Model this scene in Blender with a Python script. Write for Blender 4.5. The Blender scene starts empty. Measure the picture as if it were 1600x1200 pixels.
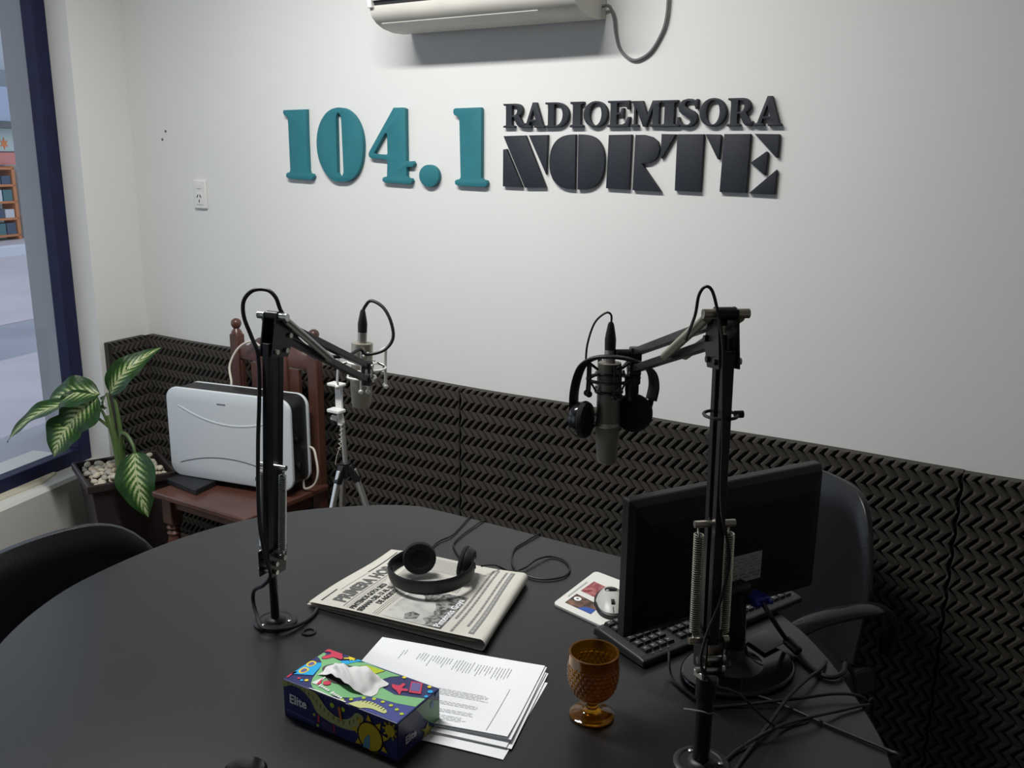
import bpy, bmesh, math, random
from mathutils import Vector, Matrix
from math import sin, cos, pi, radians
random.seed(7)
SC = bpy.context.scene
COL = SC.collection

# ------------------------------------------------------------------ camera
cam_d = bpy.data.cameras.new('camera')
cam_d.sensor_width = 36.0
cam_d.lens = 36.0 * 1424.7 / 1600.0
cam_d.clip_start = 0.02
cam_d.clip_end = 200
cam = bpy.data.objects.new('camera', cam_d)
COL.objects.link(cam)
YAW, PITCH, ROLL = radians(31.79), radians(13.845), radians(0.642)
_right = Vector((cos(YAW), sin(YAW), 0))
_fwd = Vector((-sin(YAW) * cos(PITCH), cos(YAW) * cos(PITCH), -sin(PITCH)))
_up = _right.cross(_fwd)
_r2 = _right * cos(ROLL) + _up * sin(ROLL)
_u2 = -_right * sin(ROLL) + _up * cos(ROLL)
cam.matrix_world = Matrix(((_r2.x, _u2.x, -_fwd.x, 0), (_r2.y, _u2.y, -_fwd.y, 0),
                           (_r2.z, _u2.z, -_fwd.z, 1.58), (0, 0, 0, 1)))
SC.camera = cam

# ------------------------------------------------------------------ world, lights, exposure
SC.view_settings.view_transform = 'Standard'
SC.view_settings.look = 'None'
SC.view_settings.gamma = 1.0
SC.view_settings.use_curve_mapping = False
SC.view_settings.exposure = 0.0
wd = bpy.data.worlds.new('overcast_sky')
SC.world = wd
wd.use_nodes = True
bg = wd.node_tree.nodes['Background']
bg.inputs[0].default_value = (0.78, 0.86, 1.0, 1)
bg.inputs[1].default_value = 1.15

def area_light(name, loc, sx, sy, watts, color, rot=(0, 0, 0)):
    l = bpy.data.lights.new(name, 'AREA')
    l.shape = 'RECTANGLE'
    l.size, l.size_y, l.energy, l.color = sx, sy, watts, color
    o = bpy.data.objects.new(name, l)
    o.location, o.rotation_euler = loc, rot
    COL.objects.link(o)
    return o
LAMP_X, LAMP_Y, LAMP_Z = -1.62, 1.22, 2.70
area_light('ceiling_tube_light', (LAMP_X, LAMP_Y, LAMP_Z - 0.075), 1.2, 0.16, 46.0, (1.0, 0.985, 0.955))

# ------------------------------------------------------------------ materials
MATS = {}
def mat(name, color, rough=0.5, metal=0.0, spec=0.5, bump=0.0, bscale=200.0, var=0.0, vscale=6.0,
        coat=0.0, trans=0.0, ior=1.45, sheen=0.0, rvar=0.0, vcol=None):
    if name in MATS:
        return MATS[name]
    m = bpy.data.materials.new(name)
    m.use_nodes = True
    nt = m.node_tree
    b = nt.nodes['Principled BSDF']
    b.inputs['Base Color'].default_value = (*color, 1)
    b.inputs['Roughness'].default_value = rough
    b.inputs['Metallic'].default_value = metal
    b.inputs['Specular IOR Level'].default_value = spec
    b.inputs['Coat Weight'].default_value = coat
    b.inputs['Transmission Weight'].default_value = trans
    b.inputs['IOR'].default_value = ior
    b.inputs['Sheen Weight'].default_value = sheen
    tc = nt.nodes.new('ShaderNodeTexCoord')
    if var > 0:
        n = nt.nodes.new('ShaderNodeTexNoise')
        n.inputs['Scale'].default_value = vscale
        n.inputs['Detail'].default_value = 6
        nt.links.new(tc.outputs['Object'], n.inputs['Vector'])
        mx = nt.nodes.new('ShaderNodeMix')
        mx.data_type = 'RGBA'
        c2 = vcol if vcol else tuple(max(0, c * (1 - var)) for c in color)
        mx.inputs[6].default_value = (*color, 1)
        mx.inputs[7].default_value = (*c2, 1)
        rp = nt.nodes.new('ShaderNodeMapRange')
        rp.inputs[1].default_value, rp.inputs[2].default_value = 0.35, 0.65
        nt.links.new(n.outputs['Fac'], rp.inputs[0])
        nt.links.new(rp.outputs[0], mx.inputs[0])
        nt.links.new(mx.outputs[2], b.inputs['Base Color'])
        if rvar > 0:
            mr = nt.nodes.new('ShaderNodeMapRange')
            mr.inputs[3].default_value, mr.inputs[4].default_value = rough - rvar, rough + rvar
            nt.links.new(n.outputs['Fac'], mr.inputs[0])
            nt.links.new(mr.outputs[0], b.inputs['Roughness'])
    if bump > 0:
        n2 = nt.nodes.new('ShaderNodeTexNoise')
        n2.inputs['Scale'].default_value = bscale
        n2.inputs['Detail'].default_value = 4
        nt.links.new(tc.outputs['Object'], n2.inputs['Vector'])
        bp = nt.nodes.new('ShaderNodeBump')
        bp.inputs['Strength'].default_value = bump
        bp.inputs['Distance'].default_value = 0.002
        nt.links.new(n2.outputs['Fac'], bp.inputs['Height'])
        nt.links.new(bp.outputs[0], b.inputs['Normal'])
    MATS[name] = m
    return m

def flat(name, color, rough=0.6):
    return mat(name, color, rough, bump=0.02, bscale=300)

M_WALL = mat('wall_paint', (0.80, 0.805, 0.79), 0.62, bump=0.10, bscale=55, var=0.03, vscale=1.6, spec=0.3)
M_FARWALL = mat('low_bounce_grey_paint', (0.36, 0.36, 0.34), 0.7, bump=0.1, bscale=55)  # unseen walls made darker to cut bounced light in the room
M_CEIL = mat('ceiling_paint', (0.82, 0.82, 0.80), 0.8, bump=0.08, bscale=60)
M_FLOOR = mat('floor_tile_brown', (0.12, 0.10, 0.085), 0.45, var=0.3, vscale=9)
M_LOWWALL = mat('low_wall_paint', (0.70, 0.70, 0.655), 0.6, bump=0.15, bscale=35, var=0.10, vscale=3)
M_FRAME = mat('navy_frame_paint', (0.006, 0.009, 0.055), 0.6, bump=0.12, bscale=40, var=0.3, vscale=14)
M_FOAM = mat('acoustic_foam_charcoal', (0.062, 0.055, 0.047), 0.95, spec=0.1, bump=0.5, bscale=420, var=0.3, vscale=4, vcol=(0.050, 0.046, 0.041), sheen=0.1)
M_TABLE = mat('table_laminate_black', (0.0095, 0.0100, 0.0112), 0.33, spec=0.62, bump=0.05, bscale=500, var=0.22, vscale=3, rvar=0.05)
M_BLACKMETAL = mat('black_enamel_metal', (0.010, 0.010, 0.012), 0.32, spec=0.55, bump=0.05, bscale=90)
M_BLACKPLASTIC = mat('black_plastic', (0.012, 0.012, 0.014), 0.45, bump=0.05, bscale=300)
M_GLOSSBLACK = mat('glossy_black_plastic', (0.008, 0.008, 0.010), 0.14, spec=0.6, bump=0.01, bscale=50)
M_RUBBER = mat('cable_rubber_black', (0.012, 0.012, 0.013), 0.5, bump=0.03, bscale=200)
M_GREYCABLE = mat('cable_rubber_grey', (0.16, 0.16, 0.16), 0.55, bump=0.03, bscale=200)
M_WHITECABLE = mat('cable_white', (0.62, 0.58, 0.50), 0.5, bump=0.03, bscale=200)
M_CHROME = mat('zinc_plated_steel', (0.62, 0.63, 0.60), 0.30, metal=1.0, bump=0.05, bscale=80)
M_NICKEL = mat('satin_nickel', (0.52, 0.50, 0.45), 0.40, metal=1.0, bump=0.03, bscale=300)
M_CHAMP = mat('champagne_mic_body', (0.36, 0.34, 0.28), 0.42, metal=0.8, bump=0.03, bscale=400)
M_MESHG = mat('mic_grille_mesh', (0.40, 0.37, 0.31), 0.5, metal=0.7, bump=0.9, bscale=900)
M_DARKMIC = mat('grey_mic_body', (0.22, 0.205, 0.18), 0.45, metal=0.75, bump=0.03, bscale=400)
M_DARKGRILLE = mat('grey_mic_grille', (0.23, 0.21, 0.18), 0.55, metal=0.6, bump=0.9, bscale=900)
M_WHITEPLASTIC = mat('white_plastic', (0.78, 0.78, 0.76), 0.38, bump=0.02, bscale=300)
M_ACPLASTIC = mat('aged_ac_plastic', (0.72, 0.70, 0.64), 0.42, bump=0.03, bscale=200, var=0.08, vscale=9)
M_ACFRONT = mat('ac_front_plastic', (0.84, 0.84, 0.82), 0.3, bump=0.02, bscale=200)
M_TEAL = mat('teal_painted_foamboard', (0.022, 0.185, 0.225), 0.62, bump=0.2, bscale=160, var=0.08, vscale=20)
M_SLATE = mat('slate_painted_foamboard', (0.018, 0.022, 0.032), 0.6, bump=0.2, bscale=160, var=0.10, vscale=20)
M_WOOD = mat('varnished_red_brown_wood', (0.112, 0.046, 0.031), 0.36, bump=0.06, bscale=40, var=0.45, vscale=7, vcol=(0.070, 0.029, 0.021), coat=0.2)
M_HEATER = mat('heater_white_lacquer', (0.66, 0.71, 0.74), 0.30, bump=0.01, bscale=60)
M_POT = mat('brown_plastic_planter', (0.030, 0.021, 0.021), 0.42, bump=0.06, bscale=120)
M_SOIL = mat('potting_soil', (0.06, 0.045, 0.03), 0.95, bump=0.8, bscale=120, var=0.5, vscale=50)
M_STONE = [mat('pebble_' + n, c, 0.7, bump=0.15, bscale=150, var=0.2, vscale=60) for n, c in
           (('cream', (0.60, 0.55, 0.44)), ('grey', (0.44, 0.42, 0.37)), ('tan', (0.50, 0.42, 0.30)))]
M_NEWS = mat('newsprint_paper', (0.60, 0.59, 0.53), 0.85, bump=0.1, bscale=300, var=0.05, vscale=20)
M_NEWSEDGE = mat('newsprint_edge', (0.50, 0.46, 0.38), 0.85, bump=0.3, bscale=300)
M_PAPER = mat('white_office_paper', (0.88, 0.90, 0.93), 0.75, bump=0.03, bscale=200)
M_INK = mat('black_ink', (0.035, 0.035, 0.037), 0.75, bump=0.02, bscale=200)
M_INKG = mat('grey_ink', (0.23, 0.23, 0.23), 0.8, bump=0.02, bscale=200)
M_INKL = mat('light_grey_ink', (0.36, 0.36, 0.35), 0.8, bump=0.02, bscale=200)
M_LEATHER = mat('black_leatherette', (0.008, 0.0085, 0.010), 0.33, spec=0.5, bump=0.25, bscale=260)
M_PADFOAM = mat('ear_pad_foam', (0.010, 0.010, 0.012), 0.9, bump=0.6, bscale=500)
M_ALU = mat('tripod_aluminium', (0.68, 0.68, 0.66), 0.38, metal=0.85, bump=0.03, bscale=90)
M_TISSUE = mat('white_tissue', (0.64, 0.645, 0.65), 0.9, bump=0.25, bscale=90)
M_LABELP = mat('sticker_paper', (0.42, 0.42, 0.40), 0.6, bump=0.02, bscale=100)
M_BLUEPLUG = mat('blue_vga_plastic', (0.012, 0.02, 0.22), 0.4, bump=0.03, bscale=200)

def amber_glass():
    m = bpy.data.materials.new('amber_pressed_glass')
    m.use_nodes = True
    nt = m.node_tree
    b = nt.nodes['Principled BSDF']
    b.inputs['Base Color'].default_value = (0.46, 0.205, 0.012, 1)
    b.inputs['Roughness'].default_value = 0.06
    b.inputs['Transmission Weight'].default_value = 0.88
    b.inputs['IOR'].default_value = 1.48
    n = nt.nodes.new('ShaderNodeTexNoise')
    n.inputs['Scale'].default_value = 60
    bp = nt.nodes.new('ShaderNodeBump')
    bp.inputs['Strength'].default_value = 0.05
    nt.links.new(n.outputs['Fac'], bp.inputs['Height'])
    nt.links.new(bp.outputs[0], b.inputs['Normal'])
    return m
M_AMBER = amber_glass()

def pane_glass():
    m = bpy.data.materials.new('window_pane_glass')
    m.use_nodes = True
    nt = m.node_tree
    nt.nodes.remove(nt.nodes['Principled BSDF'])
    out = nt.nodes['Material Output']
    t = nt.nodes.new('ShaderNodeBsdfTransparent')
    t.inputs[0].default_value = (0.93, 0.95, 0.96, 1)
    g = nt.nodes.new('ShaderNodeBsdfGlossy')
    g.inputs['Roughness'].default_value = 0.02
    lw = nt.nodes.new('ShaderNodeLayerWeight')
    pw = nt.nodes.new('ShaderNodeMath')
    pw.operation = 'POWER'
    pw.inputs[1].default_value = 4.0
    nt.links.new(lw.outputs['Facing'], pw.inputs[0])
    fr = nt.nodes.new('ShaderNodeMapRange')
    fr.inputs[3].default_value, fr.inputs[4].default_value = 0.02, 0.5
    nt.links.new(pw.outputs[0], fr.inputs[0])
    mx = nt.nodes.new('ShaderNodeMixShader')
    nt.links.new(fr.outputs[0], mx.inputs[0])
    nt.links.new(t.outputs[0], mx.inputs[1])
    nt.links.new(g.outputs[0], mx.inputs[2])
    nt.links.new(mx.outputs[0], out.inputs[0])
    return m
M_PANE = pane_glass()

def leaf_material():
    m = bpy.data.materials.new('variegated_leaf')
    m.use_nodes = True
    nt = m.node_tree
    N, Lk = nt.nodes, nt.links
    b = N['Principled BSDF']
    b.inputs['Roughness'].default_value = 0.34
    uv = N.new('ShaderNodeUVMap')
    sp = N.new('ShaderNodeSeparateXYZ')
    Lk.new(uv.outputs[0], sp.inputs[0])
    def math_(op, a, c=None, v=None):
        n = N.new('ShaderNodeMath')
        n.operation = op
        for i, s in enumerate((a, c)):
            if s is None:
                continue
            if isinstance(s, (int, float)):
                n.inputs[i].default_value = s
            else:
                Lk.new(s, n.inputs[i])
        return n.outputs[0]
    au = math_('ABSOLUTE', math_('SUBTRACT', math_('MULTIPLY', sp.outputs[0], 2.0), 1.0))
    nz = N.new('ShaderNodeTexNoise')
    nz.inputs['Scale'].default_value = 26
    nz.inputs['Detail'].default_value = 3
    Lk.new(uv.outputs[0], nz.inputs['Vector'])
    ph = math_('ADD', math_('MULTIPLY', math_('SUBTRACT', sp.outputs[1], math_('MULTIPLY', au, 0.33)), 58.0),
               math_('MULTIPLY', nz.outputs['Fac'], 5.0))
    st = math_('ADD', math_('MULTIPLY', math_('SINE', ph), 0.5), 0.5)
    core = N.new('ShaderNodeMapRange')
    core.inputs[1].default_value, core.inputs[2].default_value = 0.72, 0.10
    Lk.new(au, core.inputs[0])
    fac = math_('MULTIPLY', math_('ADD', math_('MULTIPLY', st, 0.75), 0.25), core.outputs[0])
    rib = N.new('ShaderNodeMapRange')
    rib.inputs[1].default_value, rib.inputs[2].default_value = 0.05, 0.02
    Lk.new(au, rib.inputs[0])
    fac2 = math_('MAXIMUM', fac, math_('MULTIPLY', rib.outputs[0], 0.7))
    cr = N.new('ShaderNodeValToRGB')
    cr.color_ramp.elements[0].position = 0.12
    cr.color_ramp.elements[0].color = (0.020, 0.070, 0.016, 1)
    cr.color_ramp.elements[1].position = 0.75
    cr.color_ramp.elements[1].color = (0.62, 0.68, 0.36, 1)
    e = cr.color_ramp.elements.new(0.4)
    e.color = (0.10, 0.22, 0.045, 1)
    Lk.new(fac2, cr.inputs[0])
    Lk.new(cr.outputs[0], b.inputs['Base Color'])
    bp = N.new('ShaderNodeBump')
    bp.inputs['Strength'].default_value = 0.25
    bp.inputs['Distance'].default_value = 0.002
    Lk.new(st, bp.inputs['Height'])
    Lk.new(bp.outputs[0], b.inputs['Normal'])
    tr = N.new('ShaderNodeBsdfTranslucent')
    Lk.new(cr.outputs[0], tr.inputs[0])
    mx = N.new('ShaderNodeMixShader')
    mx.inputs[0].default_value = 0.3
    Lk.new(b.outputs[0], mx.inputs[1])
    Lk.new(tr.outputs[0], mx.inputs[2])
    Lk.new(mx.outputs[0], N['Material Output'].inputs[0])
    return m
M_LEAF = leaf_material()
M_STEM = mat('plant_stem_green', (0.10, 0.17, 0.05), 0.5, bump=0.1, bscale=80, var=0.3, vscale=12)

# ------------------------------------------------------------------ geometry helpers
def V(*a):
    return Vector(a)

def frame(d):
    d = Vector(d).normalized()
    a = Vector((0, 0, 1)) if abs(d.z) < 0.9 else Vector((1, 0, 0))
    s = a.cross(d).normalized()
    return s, d.cross(s).normalized()

def spline(pts, n=8, closed=False):
    P = [Vector(p) for p in pts]
    out = []
    m = len(P)
    rng = m if closed else m - 1
    for i in range(rng):
        if closed:
            p0, p1, p2, p3 = P[(i - 1) % m], P[i], P[(i + 1) % m], P[(i + 2) % m]
        else:
            p0, p1, p2, p3 = P[max(i - 1, 0)], P[i], P[i + 1], P[min(i + 2, m - 1)]
        for k in range(n):
            t = k / n
            out.append(0.5 * ((2 * p1) + (p2 - p0) * t + (2 * p0 - 5 * p1 + 4 * p2 - p3) * t * t
                              + (-p0 + 3 * p1 - 3 * p2 + p3) * t ** 3))
    if not closed:
        out.append(P[-1].copy())
    return out

class B:
    def __init__(self):
        self.v, self.f, self.uv = [], [], None
    def add(self, vs, fs):
        o = len(self.v)
        self.v += [Vector(p) for p in vs]
        self.f += [tuple(i + o for i in q) for q in fs]
        return self
    def box(self, c, s, rot=None):
        c = Vector(c)
        hx, hy, hz = s[0] / 2, s[1] / 2, s[2] / 2
        vs = [Vector((x, y, z)) for x in (-hx, hx) for y in (-hy, hy) for z in (-hz, hz)]
        if rot is not None:
            vs = [rot @ p for p in vs]
        return self.add([p + c for p in vs], [(0, 1, 3, 2), (4, 6, 7, 5), (0, 4, 5, 1), (2, 3, 7, 6), (0, 2, 6, 4), (1, 5, 7, 3)])
    def bar(self, a, b, w, h, up=None):
        """rectangular bar from a to b, w across, h along up"""
        a, b = Vector(a), Vector(b)
        d = (b - a).normalized()
        if up is None:
            s, u = frame(d)
        else:
            s = d.cross(Vector(up)).normalized()
            u = s.cross(d)
        vs = [p + s * sx * w / 2 + u * sy * h / 2 for p in (a, b) for sx, sy in ((-1, -1), (1, -1), (1, 1), (-1, 1))]
        return self.add(vs, [(3, 2, 1, 0), (4, 5, 6, 7)] + [(i, (i + 1) % 4, (i + 1) % 4 + 4, i + 4) for i in range(4)])
    def cyl(self, a, b, r, r2=None, n=16):
        a, b = Vector(a), Vector(b)
        r2 = r if r2 is None else r2
        s, u = frame(b - a)
        vs = [p + (s * cos(2 * pi * i / n) + u * sin(2 * pi * i / n)) * q for p, q in ((a, r), (b, r2)) for i in range(n)]
        return self.add(vs, [tuple(range(n - 1, -1, -1)), tuple(range(n, 2 * n))] + [(i, (i + 1) % n, (i + 1) % n + n, i + n) for i in range(n)])
    def tube(self, pts, r, n=8, closed=False, flatn=None, ry=None):
        P = [Vector(p) for p in pts]
        m = len(P)
        rs = r if isinstance(r, (list, tuple)) else [r] * m
        t0 = (P[1] - P[0]).normalized()
        s, u = frame(t0)
        if flatn is not None:
            s = Vector(flatn)
            s = (s - t0 * s.dot(t0)).normalized()
            u = t0.cross(s)
        vs = []
        for i in range(m):
            if closed:
                t = (P[(i + 1) % m] - P[i - 1]).normalized()
            else:
                t = (P[min(i + 1, m - 1)] - P[max(i - 1, 0)]).normalized()
            s = (s - t * s.dot(t)).normalized()
            u = t.cross(s)
            for k in range(n):
                a = 2 * pi * k / n
                vs.append(P[i] + s * cos(a) * rs[i] + u * sin(a) * (rs[i] if ry is None else ry))
        fs = []
        for i in range(m if closed else m - 1):
            j = (i + 1) % m
            for k in range(n):
                l = (k + 1) % n
                fs.append((i * n + k, i * n + l, j * n + l, j * n + k))
        if not closed:
            fs += [tuple(range(n - 1, -1, -1)), tuple((m - 1) * n + k for k in range(n))]
        return self.add(vs, fs)
    def lathe(self, prof, n=32, c=(0, 0, 0), ax=None, cap=True):
        """prof: list of (r, h) around axis"""
        c = Vector(c)
        ax = Vector(ax or (0, 0, 1)).normalized()
        s, u = frame(ax) if abs(ax.z) < 0.999 else (Vector((1, 0, 0)), Vector((0, 1, 0)) * (1 if ax.z > 0 else -1))
        vs = []
        for r, h in prof:
            for k in range(n):
                a = 2 * pi * k / n
                vs.append(c + ax * h + (s * cos(a) + u * sin(a)) * r)
        fs = []
        m = len(prof)
        for i in range(m - 1):
            for k in range(n):
                l = (k + 1) % n
                fs.append((i * n + k, i * n + l, (i + 1) * n + l, (i + 1) * n + k))
        if cap:
            fs += [tuple(range(n - 1, -1, -1)), tuple((m - 1) * n + k for k in range(n))]
        return self.add(vs, fs)
    def ball(self, c, r, n=14, m=9, rot=None):
        r = (r, r, r) if isinstance(r, (int, float)) else r
        vs = []
        for i in range(1, m):
            a = pi * i / m
            for k in range(n):
                b = 2 * pi * k / n
                vs.append(Vector((sin(a) * cos(b) * r[0], sin(a) * sin(b) * r[1], cos(a) * r[2])))
        vs += [Vector((0, 0, r[2])), Vector((0, 0, -r[2]))]
        if rot is not None:
            vs = [rot @ p for p in vs]
        c = Vector(c)
        fs = []
        for i in range(m - 2):
            for k in range(n):
                l = (k + 1) % n
                fs.append((i * n + k, (i + 1) * n + k, (i + 1) * n + l, i * n + l))
        T, Bt = (m - 1) * n, (m - 1) * n + 1
        for k in range(n):
            l = (k + 1) % n
            fs += [(T, k, l), (Bt, (m - 2) * n + l, (m - 2) * n + k)]
        return self.add([p + c for p in vs], fs)
    def torus(self, c, R, r, ax=(0, 0, 1), n=32, m=8):
        s, u = frame(ax)
        c = Vector(c)
        return self.tube([c + (s * cos(2 * pi * i / n) + u * sin(2 * pi * i / n)) * R for i in range(n)], r, m, closed=True)
    def prism(self, out, z0, z1):
        """vertical prism over a convex-ish outline [(x, y)]"""
        n = len(out)
        vs = [Vector((x, y, z)) for z in (z0, z1) for x, y in out]
        return self.add(vs, [tuple(range(n - 1, -1, -1)), tuple(range(n, 2 * n))] + [(i, (i + 1) % n, (i + 1) % n + n, i + n) for i in range(n)])
    def grid(self, fn, nu, nv, close_u=False):
        vs = [Vector(fn(i / (nu if close_u else nu - 1), j / (nv - 1))) for j in range(nv) for i in range(nu)]
        fs = []
        for j in range(nv - 1):
            for i in range(nu if close_u else nu - 1):
                k = (i + 1) % nu
                fs.append((j * nu + i, j * nu + k, (j + 1) * nu + k, (j + 1) * nu + i))
        return self.add(vs, fs)
    def slab(self, fn, nu, nv, thick):
        """closed sheet: fn(u, v) surface, thickened along -normal estimate"""
        top = [[Vector(fn(i / (nu - 1), j / (nv - 1))) for i in range(nu)] for j in range(nv)]
        nr = [[None] * nu for _ in range(nv)]
        for j in range(nv):
            for i in range(nu):
                du = top[j][min(i + 1, nu - 1)] - top[j][max(i - 1, 0)]
                dv = top[min(j + 1, nv - 1)][i] - top[max(j - 1, 0)][i]
                q = du.cross(dv)
                nr[j][i] = q.normalized() if q.length > 1e-12 else Vector((0, 0, 1))
        vs = [top[j][i] for j in range(nv) for i in range(nu)]
        th = thick if callable(thick) else (lambda a, b: thick)
        vs += [top[j][i] - nr[j][i] * th(i / (nu - 1), j / (nv - 1)) for j in range(nv) for i in range(nu)]
        o = nu * nv
        fs = []
        for j in range(nv - 1):
            for i in range(nu - 1):
                a, b, c, d = j * nu + i, j * nu + i + 1, (j + 1) * nu + i + 1, (j + 1) * nu + i
                fs += [(a, b, c, d), (d + o, c + o, b + o, a + o)]
        for i in range(nu - 1):
            a, b = i, i + 1
            fs.append((b, a, a + o, b + o))
            a, b = (nv - 1) * nu + i, (nv - 1) * nu + i + 1
            fs.append((a, b, b + o, a + o))
        for j in range(nv - 1):
            a, b = j * nu, (j + 1) * nu
            fs.append((a, b, b + o, a + o))
            a, b = j * nu + nu - 1, (j + 1) * nu + nu - 1
            fs.append((b, a, a + o, b + o))
        return self.add(vs, fs)
    def helix(self, a, b, R, r, turns, n=9, m=5):
        a, b = Vector(a), Vector(b)
        s, u = frame(b - a)
        k = int(turns * n)
        return self.tube([a + (b - a) * (i / k) + (s * cos(2 * pi * i / n) + u * sin(2 * pi * i / n)) * R for i in range(k + 1)], r, m)

OFFS = {}
def obj(name, b, material, parent=None, smooth=35, bevel=0.0, world=True, weld=False):
    """link builder b as one mesh object; world coordinates are shifted into the parent thing's frame"""
    me = bpy.data.meshes.new(name)
    off = Matrix.Identity(4)
    if parent is not None and world:
        off = OFFS.get(parent.name, off)
    loc = None
    if parent is None and b.v:
        xs = [p.x for p in b.v]; ys = [p.y for p in b.v]; zs = [p.z for p in b.v]
        loc = Vector(((min(xs) + max(xs)) / 2, (min(ys) + max(ys)) / 2, min(zs)))
        off = Matrix.Translation(-loc)
    me.from_pydata([tuple(off @ p) for p in b.v], [], b.f)
    me.validate()
    bm = bmesh.new()
    bm.from_mesh(me)
    if weld:
        bmesh.ops.remove_doubles(bm, verts=bm.verts, dist=2e-5)
    bmesh.ops.recalc_face_normals(bm, faces=bm.faces)
    bm.to_mesh(me)
    bm.free()
    if b.uv:
        l = me.uv_layers.new(name='UVMap')
        for lp in me.loops:
            l.data[lp.index].uv = b.uv[lp.vertex_index]
    if smooth:
        me.shade_smooth()
        me.set_sharp_from_angle(angle=radians(smooth))
    me.materials.append(material)
    o = bpy.data.objects.new(name, me)
    COL.objects.link(o)
    if parent is not None:
        o.parent = parent
        OFFS[o.name] = OFFS.get(parent.name, Matrix.Identity(4))
    elif loc is not None:
        o.location = loc
        OFFS[o.name] = off
    if bevel > 0:
        md = o.modifiers.new('bevel', 'BEVEL')
        md.width, md.segments, md.limit_method, md.angle_limit = bevel, 2, 'ANGLE', radians(40)
        md.harden_normals = False
    return o

def tag(o, label=None, cat=None, group=None, kind=None):
    if label: o['label'] = label
    if cat: o['category'] = cat
    if group: o['group'] = group
    if kind: o['kind'] = kind
    return o

def thing(name, loc, label, cat, group=None, rz=0.0):
    e = bpy.data.objects.new(name, None)
    e.empty_display_size = 0.05
    COL.objects.link(e)
    e.location = loc
    e.rotation_euler = (0, 0, rz)
    OFFS[e.name] = (Matrix.Translation(Vector(loc)) @ Matrix.Rotation(rz, 4, 'Z')).inverted()
    return tag(e, label, cat, group)

def curve_mesh(outs, depth=0.0, bevel=0.0):
    """filled 2D outlines (outer + holes) as verts, faces in the XY plane, extruded +-depth/2"""
    c = bpy.data.curves.new('tmp', 'CURVE')
    c.dimensions = '2D'
    c.fill_mode = 'BOTH'
    c.extrude = max(depth / 2 - bevel, 0)
    c.bevel_depth = bevel
    c.bevel_resolution = 1
    c.offset = -bevel
    for pts in outs:
        s = c.splines.new('POLY')
        s.points.add(len(pts) - 1)
        for p, q in zip(s.points, pts):
            p.co = (q[0], q[1], 0, 1)
        s.use_cyclic_u = True
    return _eval_curve(c)

def _eval_curve(c):
    o = bpy.data.objects.new('tmp', c)
    COL.objects.link(o)
    dg = bpy.context.evaluated_depsgraph_get()
    me = bpy.data.meshes.new_from_object(o.evaluated_get(dg))
    vs = [v.co.copy() for v in me.vertices]
    fs = [tuple(p.vertices) for p in me.polygons]
    bpy.data.objects.remove(o)
    bpy.data.curves.remove(c)
    bpy.data.meshes.remove(me)
    return vs, fs

def text_mesh(body, size, align='LEFT', bold=0.0, xs=1.0):
    c = bpy.data.curves.new('tmp', 'FONT')
    c.body = body
    c.size = size
    c.align_x = align
    c.offset = bold
    c.resolution_u = 3
    vs, fs = _eval_curve(c)
    return [Vector((v.x * xs, v.y, 0)) for v in vs], fs

# ================================================================== ROOM
WY = 2.40                      # back wall face
CX = -3.295                    # corner
EP = Vector((-3.256, 2.147, 0))    # end of the short wall stub, window recess begins
DW = Vector((-0.257, 0.966, 0)).normalized()     # along the window wall, away from the camera
OW = Vector((-DW.y, DW.x, 0))                    # outward (street side)
CEIL = 2.75
WEND = EP - DW * 4.0           # near end of the window wall
def ww(s, t, z):               # s along window wall from EP towards the camera, t outward
    return EP - DW * s + OW * t + Vector((0, 0, z))

def struct(name, b, m, label=None, parent=None, **k):
    o = obj(name, b, m, parent, **k)
    if parent is None:
        o['kind'] = 'structure'
        if label: o['label'] = label
    return o

struct('floor', B().box((-1.0, 0.2, -0.06), (7.2, 5.2, 0.12)), M_FLOOR, 'dark tiled floor of the radio studio')
struct('ceiling', B().box((-1.0, 0.2, CEIL + 0.06), (7.2, 5.2, 0.12)), M_CEIL, 'white painted studio ceiling')
struct('wall_back', B().box(((CX + 2.0) / 2, WY + 0.08, CEIL / 2), (2.0 - CX + 0.0, 0.16, CEIL)), M_WALL, 'white painted back wall carrying the sign')
struct('wall_right', B().box((1.98, 0.1, CEIL / 2), (0.16, 4.6, CEIL)), M_FARWALL, 'grey side wall out of view')
struct('wall_rear', B().box((-0.6, -2.0, CEIL / 2), (5.0, 0.16, CEIL)), M_FARWALL, 'grey wall behind the camera')
# left wall: stub by the corner, low wall under the window, lintel above it
b = B()
stub_d = (EP - Vector((CX, WY, 0))).normalized()
q = [(CX, WY + 0.02), (EP.x, EP.y), tuple(ww(-0.02, 0.16, 0))[:2], (CX - 0.17, WY + 0.02)]
b.prism(q, 0, CEIL)
struct('wall_left', b, M_WALL, 'white wall stub between corner and window', smooth=0)
SILL = 0.365
WL = 4.0
b = B()
b.add([ww(s, t, z) for s in (-0.01, WL) for t, z in ((0.02, 0), (0.0, SILL - 0.012), (0.012, SILL), (0.40, SILL), (0.40, 0))],
      [(0, 1, 2, 3, 4), (9, 8, 7, 6, 5)] + [(i, i + 5, (i + 1) % 5 + 5, (i + 1) % 5) for i in range(5)])
struct('wall_left_low', b, M_LOWWALL, 'low whitish wall below the shop window', smooth=0)
b = B()
b.add([ww(s, t, z) for s in (-0.01, WL) for t, z in ((0, 2.45), (0, CEIL), (0.4, CEIL), (0.4, 2.45))],
      [(0, 1, 2, 3), (7, 6, 5, 4)] + [(i, i + 4, (i + 1) % 4 + 4, (i + 1) % 4) for i in range(4)])
struct('wall_left_lintel', b, M_WALL, 'white wall strip above the shop window', smooth=0)
b = B()
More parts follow.
